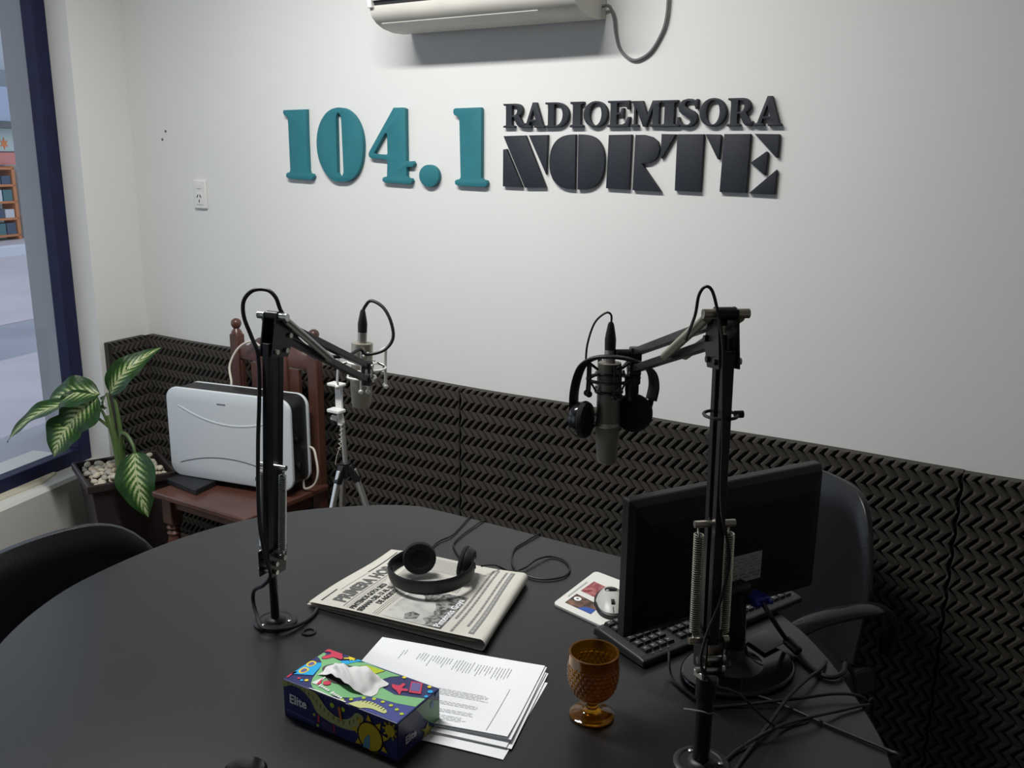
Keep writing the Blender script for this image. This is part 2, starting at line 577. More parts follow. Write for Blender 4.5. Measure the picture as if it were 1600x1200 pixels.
b.add([ww(s, t, z) for s in (3.6, 4.6) for t, z in ((0, 0), (0, CEIL), (0.4, CEIL), (0.4, 0))],
      [(0, 1, 2, 3), (7, 6, 5, 4)] + [(i, i + 4, (i + 1) % 4 + 4, (i + 1) % 4) for i in range(4)])
struct('wall_left_near', b, M_WALL, 'white wall beside the window near the camera', smooth=0)
# chipped plaster strip on the window sill
b = B()
b.add([ww(s, t, SILL + z) for s, t, z in ((0.20, 0.085, 0.0), (0.30, 0.055, 0.0), (0.62, 0.062, 0.0), (0.66, 0.10, 0.0), (0.20, 0.10, 0.0),
                                          (0.20, 0.085, 0.008), (0.30, 0.055, 0.006), (0.62, 0.062, 0.007), (0.66, 0.10, 0.008), (0.20, 0.10, 0.008))],
      [(4, 3, 2, 1, 0), (5, 6, 7, 8, 9)] + [(i, (i + 1) % 5, (i + 1) % 5 + 5, i + 5) for i in range(5)])
struct('trim_1', b, mat('chipped_plaster', (0.62, 0.58, 0.45), 0.8, bump=0.4, bscale=60), 'chipped plaster strip on the window sill', smooth=0)

# window: navy frame, pane
def wbox(b, s0, s1, t0, t1, z0, z1):
    return b.add([ww(s, t, z) for s in (s0, s1) for t in (t0, t1) for z in (z0, z1)],
                 [(0, 1, 3, 2), (4, 6, 7, 5), (0, 4, 5, 1), (2, 3, 7, 6), (0, 2, 6, 4), (1, 5, 7, 3)])
win = thing('window_1', tuple(ww(1.8, 0.13, SILL)), 'large shop window in a navy blue frame', 'window')
del win['category']
win['kind'] = 'structure'
FT0, FT1 = 0.10, 0.155
for nm, a in (('frame_post', (-0.008, 0.055, FT0, FT1, SILL, 2.45)), ('frame_post', (1.78, 1.84, FT0, FT1, SILL, 2.45)), ('frame_post', (3.54, 3.60, FT0, FT1, SILL, 2.45)),
              ('frame_rail', (0.055, 3.54, FT0, FT1, SILL, SILL + 0.058)), ('frame_rail', (0.055, 3.54, FT0, FT1, 2.39, 2.45))):
    obj(nm, wbox(B(), *a), M_FRAME, win, bevel=0.004, smooth=0)
for a in ((0.05, 1.785, 0.126, 0.131, SILL + 0.05, 2.40), (1.835, 3.545, 0.126, 0.131, SILL + 0.05, 2.40)):
    obj('pane', wbox(B(), *a), M_PANE, win, smooth=0)

# ---- outside: pier, ledge, pavement, street, shop across
M_PIER = mat('exterior_grey_render', (0.36, 0.36, 0.375), 0.8, bump=0.2, bscale=40, var=0.05, vscale=3)
M_LEDGE = mat('exterior_ledge_render', (0.42, 0.43, 0.47), 0.8, bump=0.2, bscale=40, var=0.05, vscale=3)
M_PAVE = mat('street_paving', (0.50, 0.46, 0.50), 0.85, bump=0.3, bscale=12, var=0.12, vscale=1.2)
M_STREETGREY = mat('street_bluish_grey', (0.32, 0.33, 0.38), 0.9, bump=0.4, bscale=30, var=0.15, vscale=1.5)
pp = [(-3.40, 2.20), (-3.95, 2.297), (-4.02, 2.75), (-3.45, 2.75)]
struct('wall_left_pier', B().prism([(x, y) for x, y in pp], -0.1, 3.2), M_PIER, 'grey exterior pier beside the shop window', smooth=0)
b = B()
wbox(b, -0.7, 4.2, 0.16, 0.72, -0.1, SILL - 0.02)
struct('wall_left_ledge', b, M_LEDGE, 'grey ledge outside below the shop window', smooth=0)
struct('sidewalk', wbox(B(), -14, 10, 0.4, 3.35, -0.15, -0.02), M_PAVE, 'pale paved sidewalk outside the window', smooth=0)
struct('dark_street_strip', wbox(B(), -14, 10, 3.35, 4.75, -0.2, -0.06), M_STREETGREY, 'darker strip along the street', smooth=0)  # bluish grey band of the street, darker than the paving
struct('road', wbox(B(), -14, 10, 4.75, 9.6, -0.2, -0.05), M_PAVE, 'pale street surface', smooth=0)
struct('kerb', wbox(B(), -14, 10, 9.6, 9.85, -0.2, 0.10), mat('kerb_white', (0.62, 0.66, 0.72), 0.8), 'white painted kerb across the street', smooth=0)
struct('far_sidewalk', wbox(B(), -14, 10, 9.85, 14.0, -0.2, 0.06), M_PAVE, 'sidewalk across the street', smooth=0)
FS = -8.5   # where the view strip meets the facade (s coordinate)
shop = thing('shop_building', tuple(ww(-8.5, 11.8, 0.06)), 'shop across the street with a striped awning band and posters', 'building')
def sp(nm, a, m):
    return obj(nm, wbox(B(), *a), m, shop, smooth=0)
sp('wall', (-14, -2, 11.6, 12.0, 0.06, 4.2), mat('shop_wall', (0.42, 0.45, 0.50), 0.8, bump=0.2, bscale=8))
sp('fascia', (-14, -2, 11.30, 11.60, 2.75, 3.05), mat('shop_fascia', (0.20, 0.23, 0.26), 0.6))
sp('awning', (-14, -2, 11.20, 11.60, 2.15, 2.75), mat('shop_awning', (0.36, 0.42, 0.55), 0.7, bump=0.1))
sp('beam', (-14, -2, 11.15, 11.60, 2.03, 2.15), mat('shop_beam', (0.10, 0.11, 0.12), 0.6))
for k in range(5):
    s0 = -12.5 + k * 2.1
    pn = sp('poster', (s0, s0 + 1.9, 11.50, 11.60, 1.62, 2.03), mat('shop_poster', (0.52, 0.64, 0.62), 0.6, bump=0.02))
    for j, (ds, zz, c) in enumerate(((0.35, 1.86, 'y'), (0.62, 1.78, 'o'), (1.1, 1.88, 'y'), (1.5, 1.76, 'o'))):
        bb = B()
        cpt = ww(s0 + ds, 11.49, zz)
        pts = [cpt - DW * (cos(a) * (0.11 if i % 2 else 0.045)) + Vector((0, 0, sin(a) * (0.11 if i % 2 else 0.045))) for i, a in enumerate([2 * pi * i / 12 for i in range(12)])]
        bb.add(pts + [p + OW * 0.01 for p in pts], [tuple(range(12)), tuple(range(23, 11, -1))] + [(i, (i + 1) % 12, (i + 1) % 12 + 12, i + 12) for i in range(12)])
        obj('splash', bb, mat('splash_yellow', (0.75, 0.55, 0.05), 0.6) if c == 'y' else mat('splash_orange', (0.80, 0.25, 0.08), 0.6), shop, smooth=0)
sp('band', (-14, -2, 11.40, 11.60, 1.38, 1.60), mat('shop_band_red', (0.62, 0.22, 0.20), 0.6))
sp('pillar', (-11.02, -10.76, 11.0, 11.3, 0.06, 1.38), mat('shop_pillar', (0.55, 0.60, 0.58), 0.7, bump=0.05))
M_RACK = mat('orange_rack', (0.50, 0.19, 0.07), 0.6, bump=0.05)
rack = thing('display_rack', tuple(ww(-9.0, 11.1, 0.06)), 'orange wooden display rack in front of the shop across the street', 'rack')
RS = [-10.62, -10.02, -9.42, -8.82]
for s0 in RS:
    obj('upright', wbox(B(), s0, s0 + 0.07, 10.95, 11.25, 0.06, 1.36), M_RACK, rack, smooth=0)
for k in range(5):
    obj('rack_shelf', wbox(B(), -10.62, -8.75, 10.95, 11.28, 0.12 + k * 0.295, 0.16 + k * 0.295), M_RACK, rack, smooth=0)
GOOD = [('navy', (0.05, 0.08, 0.14)), ('white', (0.55, 0.58, 0.62)), ('teal', (0.06, 0.16, 0.18))]
for r in range(4):
    for c in range(3):
        for h in range(2):
            s0 = RS[c] + 0.09 + h * 0.23
            z0 = 0.1605 + r * 0.295
            nm_, cc = GOOD[(c + h * 2 + r) % 3]
            o = obj('box', wbox(B(), s0, s0 + 0.20, 10.97, 11.2, z0, z0 + (0.15 if (c + r) % 2 else 0.20)), mat('goods_' + nm_, cc, 0.6), smooth=0)
            tag(o, '%s box on the %s shelf of the orange rack, %s bay' % (nm_, ['lowest', 'second', 'third', 'top'][r], ['near', 'middle', 'far'][2 - c]) + [' left', ' right'][h], 'box', 'goods on the street rack')

# ================================================================== ACOUSTIC FOAM
def foam(x0, x1, z0, z1, base=0.020, depth=0.0165, p=0.0275, half=0.0290, a=0.0250, origin=None, axis=None, nrm=None, seed=0, top_wave=0.0):
    """chevron ridged foam sheet; plan axis runs from origin, nrm points into the room"""
    rnd = random.Random(seed)
    prof = [0.0, 0.0, 0.80, 1.0, 1.0, 0.80]
    fr = [0.0, 0.10, 0.28, 0.40, 0.72, 0.86]
    n = int((x1 - x0) / p) + 4
    rows = []
    z = z1
    j = 0
    while z > z0 - 1e-6:
        rows.append((z, a * 0.5 if j == 0 else (0.0 if j % 2 else a)))
        z -= half * (0.5 if j == 0 else 1.0)
        j += 1
    if rows[-1][0] > z0 + 0.002:
        rows.append((z0, rows[-1][1]))
    cols = []
    for k in range(-2, n):
        for q, f_ in zip(prof, fr):
            cols.append((x0 + (k + f_) * p, q))
    def pt(x, d, z):
        return origin + axis * x + nrm * d + Vector((0, 0, z))
    vs, fs = [], []
    nc = len(cols)
    for j, (z, sh) in enumerate(rows):
        for x, q in cols:
            xx = min(max(x + sh, x0), x1)
            edge = (q * depth) * (0.75 if j == 0 else 1.0)
            wave = top_wave * sin(xx * 9.0) if j == 0 else 0
            vs.append(pt(xx, base + edge, z + wave))
    for j in range(len(rows) - 1):
        for i in range(nc - 1):
            fs.append((j * nc + i, (j + 1) * nc + i, (j + 1) * nc + i + 1, j * nc + i + 1))
    o = len(vs)
    # top strip to the wall
    for x, q in cols:
        xx = min(max(x + rows[0][1], x0), x1)
        vs.append(pt(xx, 0.0, z1 + top_wave * sin(xx * 9.0)))
    for i in range(nc - 1):
        fs.append((i, i + 1, o + i + 1, o + i))
    # side strips
    o2 = len(vs)
    for z, sh in rows:
        vs.append(pt(x0, 0, z))
        vs.append(pt(x1, 0, z))
    for j in range(len(rows) - 1):
        fs.append((j * nc, o2 + 2 * j, o2 + 2 * j + 2, (j + 1) * nc))
        fs.append((j * nc + nc - 1, (j + 1) * nc + nc - 1, o2 + 2 * j + 3, o2 + 2 * j + 1))
    b = B()
    b.add(vs, fs)
    return b
XA, NB = Vector((1, 0, 0)), Vector((0, -1, 0))
FO = Vector((0, WY - 0.0012, 0))
for i, (x0, x1, zt, lab) in enumerate(((-3.261, -1.6655, 0.853, 'dark chevron acoustic foam panel on back wall behind the wooden chair'),
                                       (-1.6645, -0.1745, 0.853, 'dark chevron acoustic foam panel on back wall behind the monitor and microphones'),
                                       (-0.1735, 1.30, 0.851, 'dark chevron acoustic foam panel at the right end of the back wall'))):
    tag(obj('acoustic_foam_panel', foam(x0, x1, 0.01, zt, origin=FO, axis=XA, nrm=NB, seed=i, top_wave=0.0015), M_FOAM, smooth=0), lab, 'foam panel', 'acoustic foam panels')
sa = Vector((EP.x, EP.y, 0)) - Vector((CX, WY, 0))
sl = sa.length
sa.normalize()
sn = Vector((-sa.y, sa.x, 0))
if sn.x < 0: sn = -sn
tag(obj('acoustic_foam_panel', foam(0.038, sl - 0.022, 0.01, 0.852, origin=Vector((CX, WY, 0)) + sn * 0.0012, axis=sa, nrm=sn, seed=9, top_wave=0.001), M_FOAM, smooth=0),
    'narrow dark foam strip on the wall stub behind the potted plant', 'foam panel', 'acoustic foam panels')

# ================================================================== SIGN LETTERS
def wall_piece(outs, depth=0.016, bev=0.0015):
    k = (WY - depth) / 2.38
    vs, fs = curve_mesh([[(k * x / 1000.0, 1.58 + k * (z / 1000.0 - 1.58)) for x, z in o] for o in outs], depth, bev)
    b = B()
    return b.add([Vector((v.x, WY - depth / 2 - 0.0005 - v.z, v.y)) for v in vs], fs)
def smooth2(pts, n=3):
    return [(p.x, p.y) for p in spline([(x, y, 0) for x, y in pts], n, closed=True)]
D1 = [(-2422, 1737), (-2314, 1738), (-2316, 1666), (-2316, 1535), (-2312, 1526), (-2297, 1523), (-2292, 1515), (-2296, 1506), (-2309, 1502), (-2411, 1505), (-2423, 1510), (-2424, 1518), (-2418, 1525), (-2405, 1528), (-2402, 1536), (-2402, 1688), (-2403, 1713), (-2410, 1717), (-2419, 1720), (-2424, 1728)]
D0 = [(-2188, 1739), (-2163, 1741), (-2132, 1735), (-2101, 1715), (-2080, 1687), (-2068, 1654), (-2065, 1618), (-2070, 1577), (-2084, 1541), (-2106, 1517), (-2135, 1502), (-2167, 1499), (-2200, 1502), (-2228, 1518), (-2252, 1547), (-2267, 1581), (-2272, 1621), (-2267, 1660), (-2252, 1694), (-2229, 1720), (-2208, 1733)]
D0H = [(-2180, 1711), (-2174, 1722), (-2167, 1724), (-2160, 1716), (-2157, 1701), (-2154, 1532), (-2159, 1521), (-2168, 1518), (-2176, 1520), (-2182, 1529)]
D4 = [(-1933, 1736), (-1894, 1736), (-1885, 1732), (-1885, 1572), (-1879, 1569), (-1859, 1571), (-1853, 1563), (-1857, 1554), (-1866, 1552), (-1880, 1553), (-1885, 1549), (-1885, 1524), (-1880, 1518), (-1867, 1517), (-1862, 1509), (-1866, 1500), (-1877, 1498), (-1977, 1501), (-1986, 1507), (-1985, 1515), (-1977, 1519), (-1966, 1521), (-1963, 1568), (-1967, 1574), (-2030, 1578), (-2040, 1583), (-2042, 1593), (-2036, 1603)]
D4H = [(-1969, 1658), (-1962, 1655), (-1962, 1593), (-1968, 1590), (-2011, 1592), (-2018, 1595), (-2013, 1601)]
DP = [(-1795 + 39 * cos(2 * pi * i / 28), 1526 + 34.5 * sin(2 * pi * i / 28)) for i in range(28)]
D1B = [(-1698, 1726), (-1693, 1730), (-1598, 1731), (-1595, 1726), (-1595, 1524), (-1591, 1519), (-1576, 1516), (-1573, 1509), (-1575, 1500), (-1586, 1496), (-1683, 1498), (-1693, 1503), (-1694, 1511), (-1689, 1516), (-1677, 1518), (-1672, 1524), (-1676, 1690), (-1678, 1704), (-1687, 1707), (-1696, 1711), (-1699, 1718)]
for outs, lab in (([D1], 'teal digit 1 at the start of the 104.1 wall sign'), ([smooth2(D0), D0H], 'teal digit 0 with a narrow slot on the wall sign'),
                  ([D4, D4H], 'teal digit 4 on the wall sign'), ([DP], 'round teal decimal point on the wall sign'), ([D1B], 'teal digit 1 at the end of 104.1 beside the black lettering')):
    tag(obj('sign_digit', wall_piece(outs), M_TEAL, weld=True, smooth=30), lab, 'sign digit', 'teal 104.1 digits')

# serif capitals for the upper line, drawn in a 100 x 100 box
def arc(cx, cy, rx, ry, a0, a1, n=12):
    return [(cx + rx * cos(radians(a0 + (a1 - a0) * i / n)), cy + ry * sin(radians(a0 + (a1 - a0) * i / n))) for i in range(n + 1)]
GLY = {
    'I': [[(0, 0), (100, 0), (100, 8), (80, 12), (80, 88), (100, 92), (100, 100), (0, 100), (0, 92), (20, 88), (20, 12), (0, 8)]],
    'O': [arc(50, 50, 50, 51, 0, 352, 30), arc(50, 50, 25, 43, 0, 352, 24)],
    'D': [[(0, 0), (45, 0)] + arc(45, 50, 55, 50, -90, 90, 16) + [(0, 100), (0, 93), (12, 90), (12, 10), (0, 7)], [(38, 8), (44, 8)] + arc(44, 50, 30, 42, -85, 85, 12) + [(38, 92)]],
    'R': [[(0, 0), (52, 0), (52, 7), (39, 11), (39, 44), (47, 44), (62, 12), (72, 2), (90, -1), (100, 8), (98, 18), (88, 16), (82, 30), (72, 46)] + arc(56, 73, 31, 27, -60, 90, 12) + [(0, 100), (0, 93), (12, 90), (12, 10), (0, 7)],
          [(39, 51), (46, 51)] + arc(46, 71, 17, 20, -85, 85, 8) + [(39, 92)]],
    'A': [[(0, 0), (38, 0), (38, 8), (28, 11), (32, 24), (58, 24), (62, 11), (52, 8), (52, 0), (100, 0), (100, 8), (92, 11), (60, 100), (44, 100), (12, 11), (0, 8)],
          [(33, 33), (58, 33), (46, 70)]],
    'E': [[(0, 0), (97, 0), (100, 38), (90, 38), (80, 16), (68, 10), (42, 10), (42, 46), (58, 48), (62, 34), (72, 34), (72, 72), (62, 72), (58, 56), (42, 54), (42, 91), (66, 91), (80, 86), (88, 66), (98, 66), (96, 100), (0, 100), (0, 93), (13, 90), (13, 10), (0, 7)]],
    'M': [[(0, 0), (27, 0), (27, 7), (18, 11), (18, 74), (42, 0), (52, 0), (72, 72), (72, 11), (64, 7), (64, 0), (100, 0), (100, 7), (92, 11), (92, 89), (100, 93), (100, 100), (70, 100), (54, 46), (38, 100), (0, 100), (0, 93), (11, 89), (11, 11), (0, 7)]],
    'S': [[(0, 36), (0, 0), (9, 0), (14, 6), (30, -1), (52, -2), (76, 3), (93, 15), (99, 32), (94, 46), (80, 56), (50, 68), (38, 75), (36, 83), (42, 91), (55, 93), (70, 89), (82, 78), (87, 64), (97, 64), (97, 100), (89, 100), (84, 95), (68, 101), (48, 102), (24, 97), (9, 86), (4, 70), (9, 56), (24, 45), (54, 32), (64, 25), (65, 16), (58, 9), (44, 7), (28, 11), (16, 22), (10, 36)]],
}
ROW = [('R', -1516, -1440, 1671, 1739), ('A', -1447, -1375, 1670, 1741), ('D', -1373, -1295, 1670, 1740), ('I', -1291, -1249, 1670, 1740), ('O', -1248, -1173, 1670, 1740), ('E', -1173, -1105, 1670, 1740), ('M', -1103, -1012, 1670, 1738), ('I', -1013, -967, 1669, 1738), ('S', -967, -909, 1669, 1739), ('O', -905, -832, 1669, 1740), ('R', -829, -760, 1669, 1739), ('A', -758, -688, 1669, 1742)]
ORD = ['first', 'second', 'third', 'fourth', 'fifth', 'sixth', 'seventh', 'eighth', 'ninth', 'tenth', 'eleventh', 'last']
for i, (ch, x0, x1, z0, z1) in enumerate(ROW):
    outs = [[(x0 + (x1 - x0) * px / 100, z0 + (z1 - z0) * pz / 100) for px, pz in o] for o in GLY[ch]]
    tag(obj('sign_letter', wall_piece(outs, 0.0140 if i % 2 else 0.0136, 0.0008), M_SLATE, weld=True, smooth=30),
        'black serif letter %s, %s letter of RADIOEMISORA on the wall' % (ch, ORD[i]), 'sign letter', 'letters of RADIOEMISORA')
NO = {
    'N': [[(-1517, 1648), (-1438, 1650), (-1364, 1499), (-1439, 1497)], [(-1517, 1609), (-1504, 1611), (-1445, 1498), (-1517, 1499)], [(-1429, 1650), (-1362, 1651), (-1365, 1535)]],
    'O': [[(-1270, 1652)] + [(-1270 - 87 * abs(cos(radians(a))) ** 0.72, 1574 + 78 * math.copysign(abs(sin(radians(a))) ** 0.86, sin(radians(a)))) for a in range(96, 265, 6)] + [(-1268, 1496)],
          [(-1262, 1496)] + [(-1262 + 86 * abs(cos(radians(a))) ** 0.72, 1574 + 78 * math.copysign(abs(sin(radians(a))) ** 0.86, sin(radians(a)))) for a in range(-84, 86, 6)] + [(-1264, 1652)]],
    'R': [[(-1168, 1650), (-1096, 1651), (-1097, 1500), (-1171, 1502)], [(-1087, 1650), (-1059, 1650), (-1035, 1644), (-1018, 1632), (-1011, 1614), (-1014, 1595), (-1023, 1582), (-1040, 1573), (-1061, 1571), (-1000, 1497), (-1089, 1499)]],
    'T': [[(-1010, 1652), (-966, 1651), (-1005, 1585), (-1010, 1587)], [(-965, 1651), (-888, 1651), (-889, 1499), (-964, 1501)], [(-887, 1651), (-844, 1650), (-840, 1646), (-843, 1583), (-849, 1586)]],
    'E': [[(-835, 1651), (-763, 1651), (-764, 1500), (-838, 1501)], [(-756, 1651), (-689, 1650), (-689, 1589), (-695, 1591)], [(-761, 1578), (-720, 1608), (-715, 1605), (-717, 1545), (-721, 1546)], [(-760, 1500), (-689, 1564), (-690, 1498)]],
}
def shrink(pts, k):
    # inset a polygon by k millimetres
    a = sum(pts[i][0] * pts[(i + 1) % len(pts)][1] - pts[(i + 1) % len(pts)][0] * pts[i][1] for i in range(len(pts)))
    sg = 1 if a > 0 else -1
    out = []
    n = len(pts)
    for i in range(n):
        p0, p1, p2 = Vector((*pts[i - 1], 0)), Vector((*pts[i], 0)), Vector((*pts[(i + 1) % n], 0))
        d1, d2 = (p1 - p0).normalized(), (p2 - p1).normalized()
        n1, n2 = Vector((-d1.y, d1.x, 0)) * sg, Vector((-d2.y, d2.x, 0)) * sg
        m = (n1 + n2)
        m = m / max(m.length_squared / 2, 0.35)
        q = p1 + m * k
        out.append((q.x, q.y))
    return out
for ch, strokes in NO.items():
    xs = [p[0] for s_ in strokes for p in s_]
    t = thing('sign_letter', ((min(xs) + max(xs)) / 2000, WY, 1.497), 'large black stencil letter %s of the word NORTE on the wall' % ch, 'sign letter', 'letters of NORTE')
    for s_ in strokes:
        obj('stroke', wall_piece([shrink(s_, 1.2)], 0.012, 0.001), M_SLATE, t, weld=True, smooth=30)

# ================================================================== AIR CONDITIONER
ac = thing('air_conditioner', (-1.533, 2.30, 1.955), 'old white split air conditioner at the top of the back wall', 'air conditioner')
AX0, AX1 = -1.872, -1.197
prof = [(2.399, 1.957), (2.36, 1.950), (2.31, 1.949), (2.265, 1.955), (2.235, 1.966), (2.215, 1.980), (2.206, 1.996), (2.205, 2.012), (2.22, 2.02), (2.22, 2.24), (2.399, 2.24)]
def extr(prof, x0, x1):
    n = len(prof)
    return B().add([Vector((x, y, z)) for x in (x0, x1) for y, z in prof], [tuple(range(n)), tuple(range(2 * n - 1, n - 1, -1))] + [(i, i + n, (i + 1) % n + n, (i + 1) % n) for i in range(n)])
obj('body', extr(prof, AX0, AX1), M_ACPLASTIC, ac, smooth=40)
fp = [(2.196, 2.024), (2.190, 2.04), (2.186, 2.10), (2.190, 2.22), (2.215, 2.235), (2.215, 2.024)]
obj('front_panel', extr(fp, AX0 + 0.018, AX1 - 0.012), M_ACFRONT, ac, smooth=40)
obj('end_cap', extr([(2.195, 2.005), (2.19, 2.03), (2.19, 2.2), (2.21, 2.2), (2.21, 2.005)], AX0 - 0.001, AX0 + 0.016), M_ACFRONT, ac, smooth=40, bevel=0.002)
obj('air_slot', extr([(2.2115, 2.012), (2.2035, 2.0125), (2.2035, 2.0235), (2.2115, 2.024)], AX0 + 0.018, AX1 - 0.14), M_BLACKPLASTIC, ac, smooth=0)
obj('louver', extr([(2.234, 1.9665), (2.285, 1.9520), (2.2855, 1.9507), (2.2335, 1.9652)], AX0 + 0.02, AX1 - 0.12), M_ACPLASTIC, ac, smooth=0)
obj('sensor', B().box((-1.262, 2.2035, 2.006), (0.022, 0.004, 0.010)), M_BLACKPLASTIC, ac, bevel=0.002)
cb = B().tube(spline([(-1.200, 2.375, 1.985), (-1.178, 2.38, 1.985), (-1.166, 2.385, 1.955), (-1.162, 2.39, 1.92), (-1.150, 2.392, 1.88), (-1.125, 2.393, 1.853), (-1.096, 2.393, 1.845), (-1.06, 2.393, 1.862), (-1.035, 2.393, 1.895), (-1.018, 2.392, 1.935), (-1.013, 2.391, 1.99), (-1.016, 2.391, 2.08), (-1.02, 2.391, 2.2), (-1.02, 2.391, 2.74)], 6), 0.0042, 8)
tag(obj('power_cable', cb, M_GREYCABLE), 'grey cable looping down the wall beside the air conditioner', 'cable')

# wall outlet
ol = thing('wall_outlet', (-2.898, 2.399, 1.384), 'white wall outlet plate left of the sign', 'outlet')
obj('plate', B().box((-2.898, 2.395, 1.436), (0.068, 0.010, 0.106)), M_WHITEPLASTIC, ol, bevel=0.003)
obj('socket', B().box((-2.898, 2.389, 1.420), (0.034, 0.003, 0.044)), M_WHITEPLASTIC, ol, bevel=0.001)
for dx, dz, a in ((-0.008, 0.010, 0.5), (0.008, 0.010, -0.5), (0.0, -0.008, 0.0)):
    obj('slot', B().box((-2.898 + dx, 2.3868, 1.420 + dz), (0.0030, 0.002, 0.011), Matrix.Rotation(a, 3, 'Y')), M_BLACKPLASTIC, ol, smooth=0)
obj('switch', B().box((-2.898, 2.389, 1.468), (0.026, 0.003, 0.020)), M_WHITEPLASTIC, ol, bevel=0.001)
for (x, z), lb in (((-3.079, 1.671), 'tiny dark nail hole high on the wall left of the sign'), ((-3.102, 1.640), 'tiny dark nail hole lower on the wall left of the sign')):
    tag(obj('nail_plug', B().lathe([(0.0045, 0), (0.0045, 0.002), (0.002, 0.003)], 10, (x, WY - 0.0002, z), (0, -1, 0)), mat('plug_grey', (0.12, 0.11, 0.10), 0.8)), lb, 'nail plug')

# ceiling tube fixture
fx = thing('ceiling_lamp', (LAMP_X, LAMP_Y, CEIL - 0.05), 'white ceiling tube lamp above the table', 'lamp')
obj('housing', B().box((LAMP_X, LAMP_Y, CEIL - 0.025), (1.26, 0.22, 0.05)), M_WHITEPLASTIC, fx, bevel=0.006)
for dy in (-0.05, 0.05):
    obj('tube', B().cyl((LAMP_X - 0.6, LAMP_Y + dy, CEIL - 0.075), (LAMP_X + 0.6, LAMP_Y + dy, CEIL - 0.075), 0.013), M_WHITEPLASTIC, fx)

# ================================================================== TABLE
TZ = 0.75
edge_pts = [(-1.301, 1.672), (-1.363, 1.640), (-1.425, 1.592), (-1.511, 1.505), (-1.577, 1.400), (-1.616, 1.282), (-1.630, 1.160), (-1.625, 1.035), (-1.606, 0.931), (-1.562, 0.828),
            (-1.500, 0.735), (-1.42, 0.65), (-1.31, 0.57), (-1.18, 0.515), (-1.03, 0.49), (-0.86, 0.485), (-0.68, 0.49), (-0.50, 0.52), (-0.36, 0.58), (-0.24, 0.67), (-0.16, 0.79), (-0.115, 0.93), (-0.105, 1.08), (-0.118, 1.20), (-0.143, 1.28),
            (-0.180, 1.350), (-0.220, 1.412), (-0.262, 1.475), (-0.300, 1.522), (-0.347, 1.572), (-0.41, 1.620), (-0.48, 1.655), (-0.56, 1.672)]
arc_ = [(p.x, p.y) for p in spline([(x, y, 0) for x, y in edge_pts], 4)]
outline = arc_ + [(-0.70, 1.675), (-0.95, 1.676), (-1.20, 1.676)]
table = thing('round_table', (-0.87, 1.08, 0), 'large black round table with one straight edge towards the wall', 'table')
top = obj('tabletop', B().prism(outline, TZ - 0.032, TZ), M_TABLE, table, smooth=30, bevel=0.003)
for x, y in ((-1.25, 1.35), (-0.52, 1.35), (-1.25, 0.80), (-0.50, 0.80)):
    obj('leg', B().cyl((x, y, 0.0), (x, y, TZ - 0.033), 0.03, n=20), M_BLACKMETAL, table)
hb = B().lathe([(0.0085, 0.0005), (0.013, 0.0005), (0.0135, 0.0015), (0.0125, 0.0025), (0.0095, 0.0028), (0.0085, 0.0012)], 28, (-1.088, 1.072, TZ), cap=False)
obj('cable_hole_ring', hb, M_BLACKPLASTIC, top)
tag(obj('cable_grommet', B().lathe([(0.0, 0.0), (0.031, 0.0), (0.031, 0.006), (0.027, 0.010), (0.018, 0.0115), (0.0, 0.012)], 36, (-0.885, 0.738, TZ), cap=False), M_GLOSSBLACK),
    'round black knob on the table at the bottom edge of the photo', 'grommet')

# ================================================================== PLANAR PRINT HELPERS
def decal(name, pts, fn, m, parent, lift=0.0, n_sub=None):
    """flat printed patch: 2D outline mapped by fn(u, v, lift)"""
    vs, fs = curve_mesh([pts], 0, 0)
    if n_sub:
        bm = bmesh.new()
        bvs = [bm.verts.new(v) for v in vs]
        for q in fs:
            bm.faces.new([bvs[i] for i in q])
        bmesh.ops.remove_doubles(bm, verts=bm.verts, dist=1e-6)
        bmesh.ops.triangulate(bm, faces=bm.faces)
        for _ in range(n_sub):
            bmesh.ops.subdivide_edges(bm, edges=bm.edges[:], cuts=1, use_grid_fill=True)
            bmesh.ops.triangulate(bm, faces=bm.faces)
        bm.verts.index_update()
        vs = [v.co.copy() for v in bm.verts]
        fs = [tuple(v.index for v in q.verts) for q in bm.faces]
        bm.free()
    b = B().add([fn(v.x, v.y, lift) for v in vs], fs)
    return obj(name, b, m, parent, smooth=0, weld=not n_sub)
def strip_print(name, rects, fn, m, parent, lift):
    """many small printed bars (u0, v0, u1, v1) as one print"""
    b = B()
    for u0, v0, u1, v1 in rects:
        k = max(1, int(max(abs(u1 - u0), abs(v1 - v0)) / 0.03))
        for i in range(k):
            if abs(u1 - u0) >= abs(v1 - v0):
                a0, a1 = u0 + (u1 - u0) * i / k, u0 + (u1 - u0) * (i + 1) / k
                q = [(a0, v0), (a1, v0), (a1, v1), (a0, v1)]
            else:
                a0, a1 = v0 + (v1 - v0) * i / k, v0 + (v1 - v0) * (i + 1) / k
                q = [(u0, a0), (u1, a0), (u1, a1), (u0, a1)]
            b.add([fn(x, y, lift) for x, y in q], [(0, 1, 2, 3)])
    o = obj(name, b, m, parent, smooth=0)
    o['kind'] = 'stuff'
    return o
def text_print(name, body, size, u, v, fn, m, parent, lift, align='LEFT', bold=0.0, xs=1.0, rot=None):
    vs, fs = text_mesh(body, size, align, bold, xs)
    b = B().add([fn(u + p.x, v + p.y, lift) if rot is None else fn(u + (rot @ p).x, v + (rot @ p).y, lift) for p in vs], fs)
    return obj(name, b, m, parent, smooth=0, weld=True)

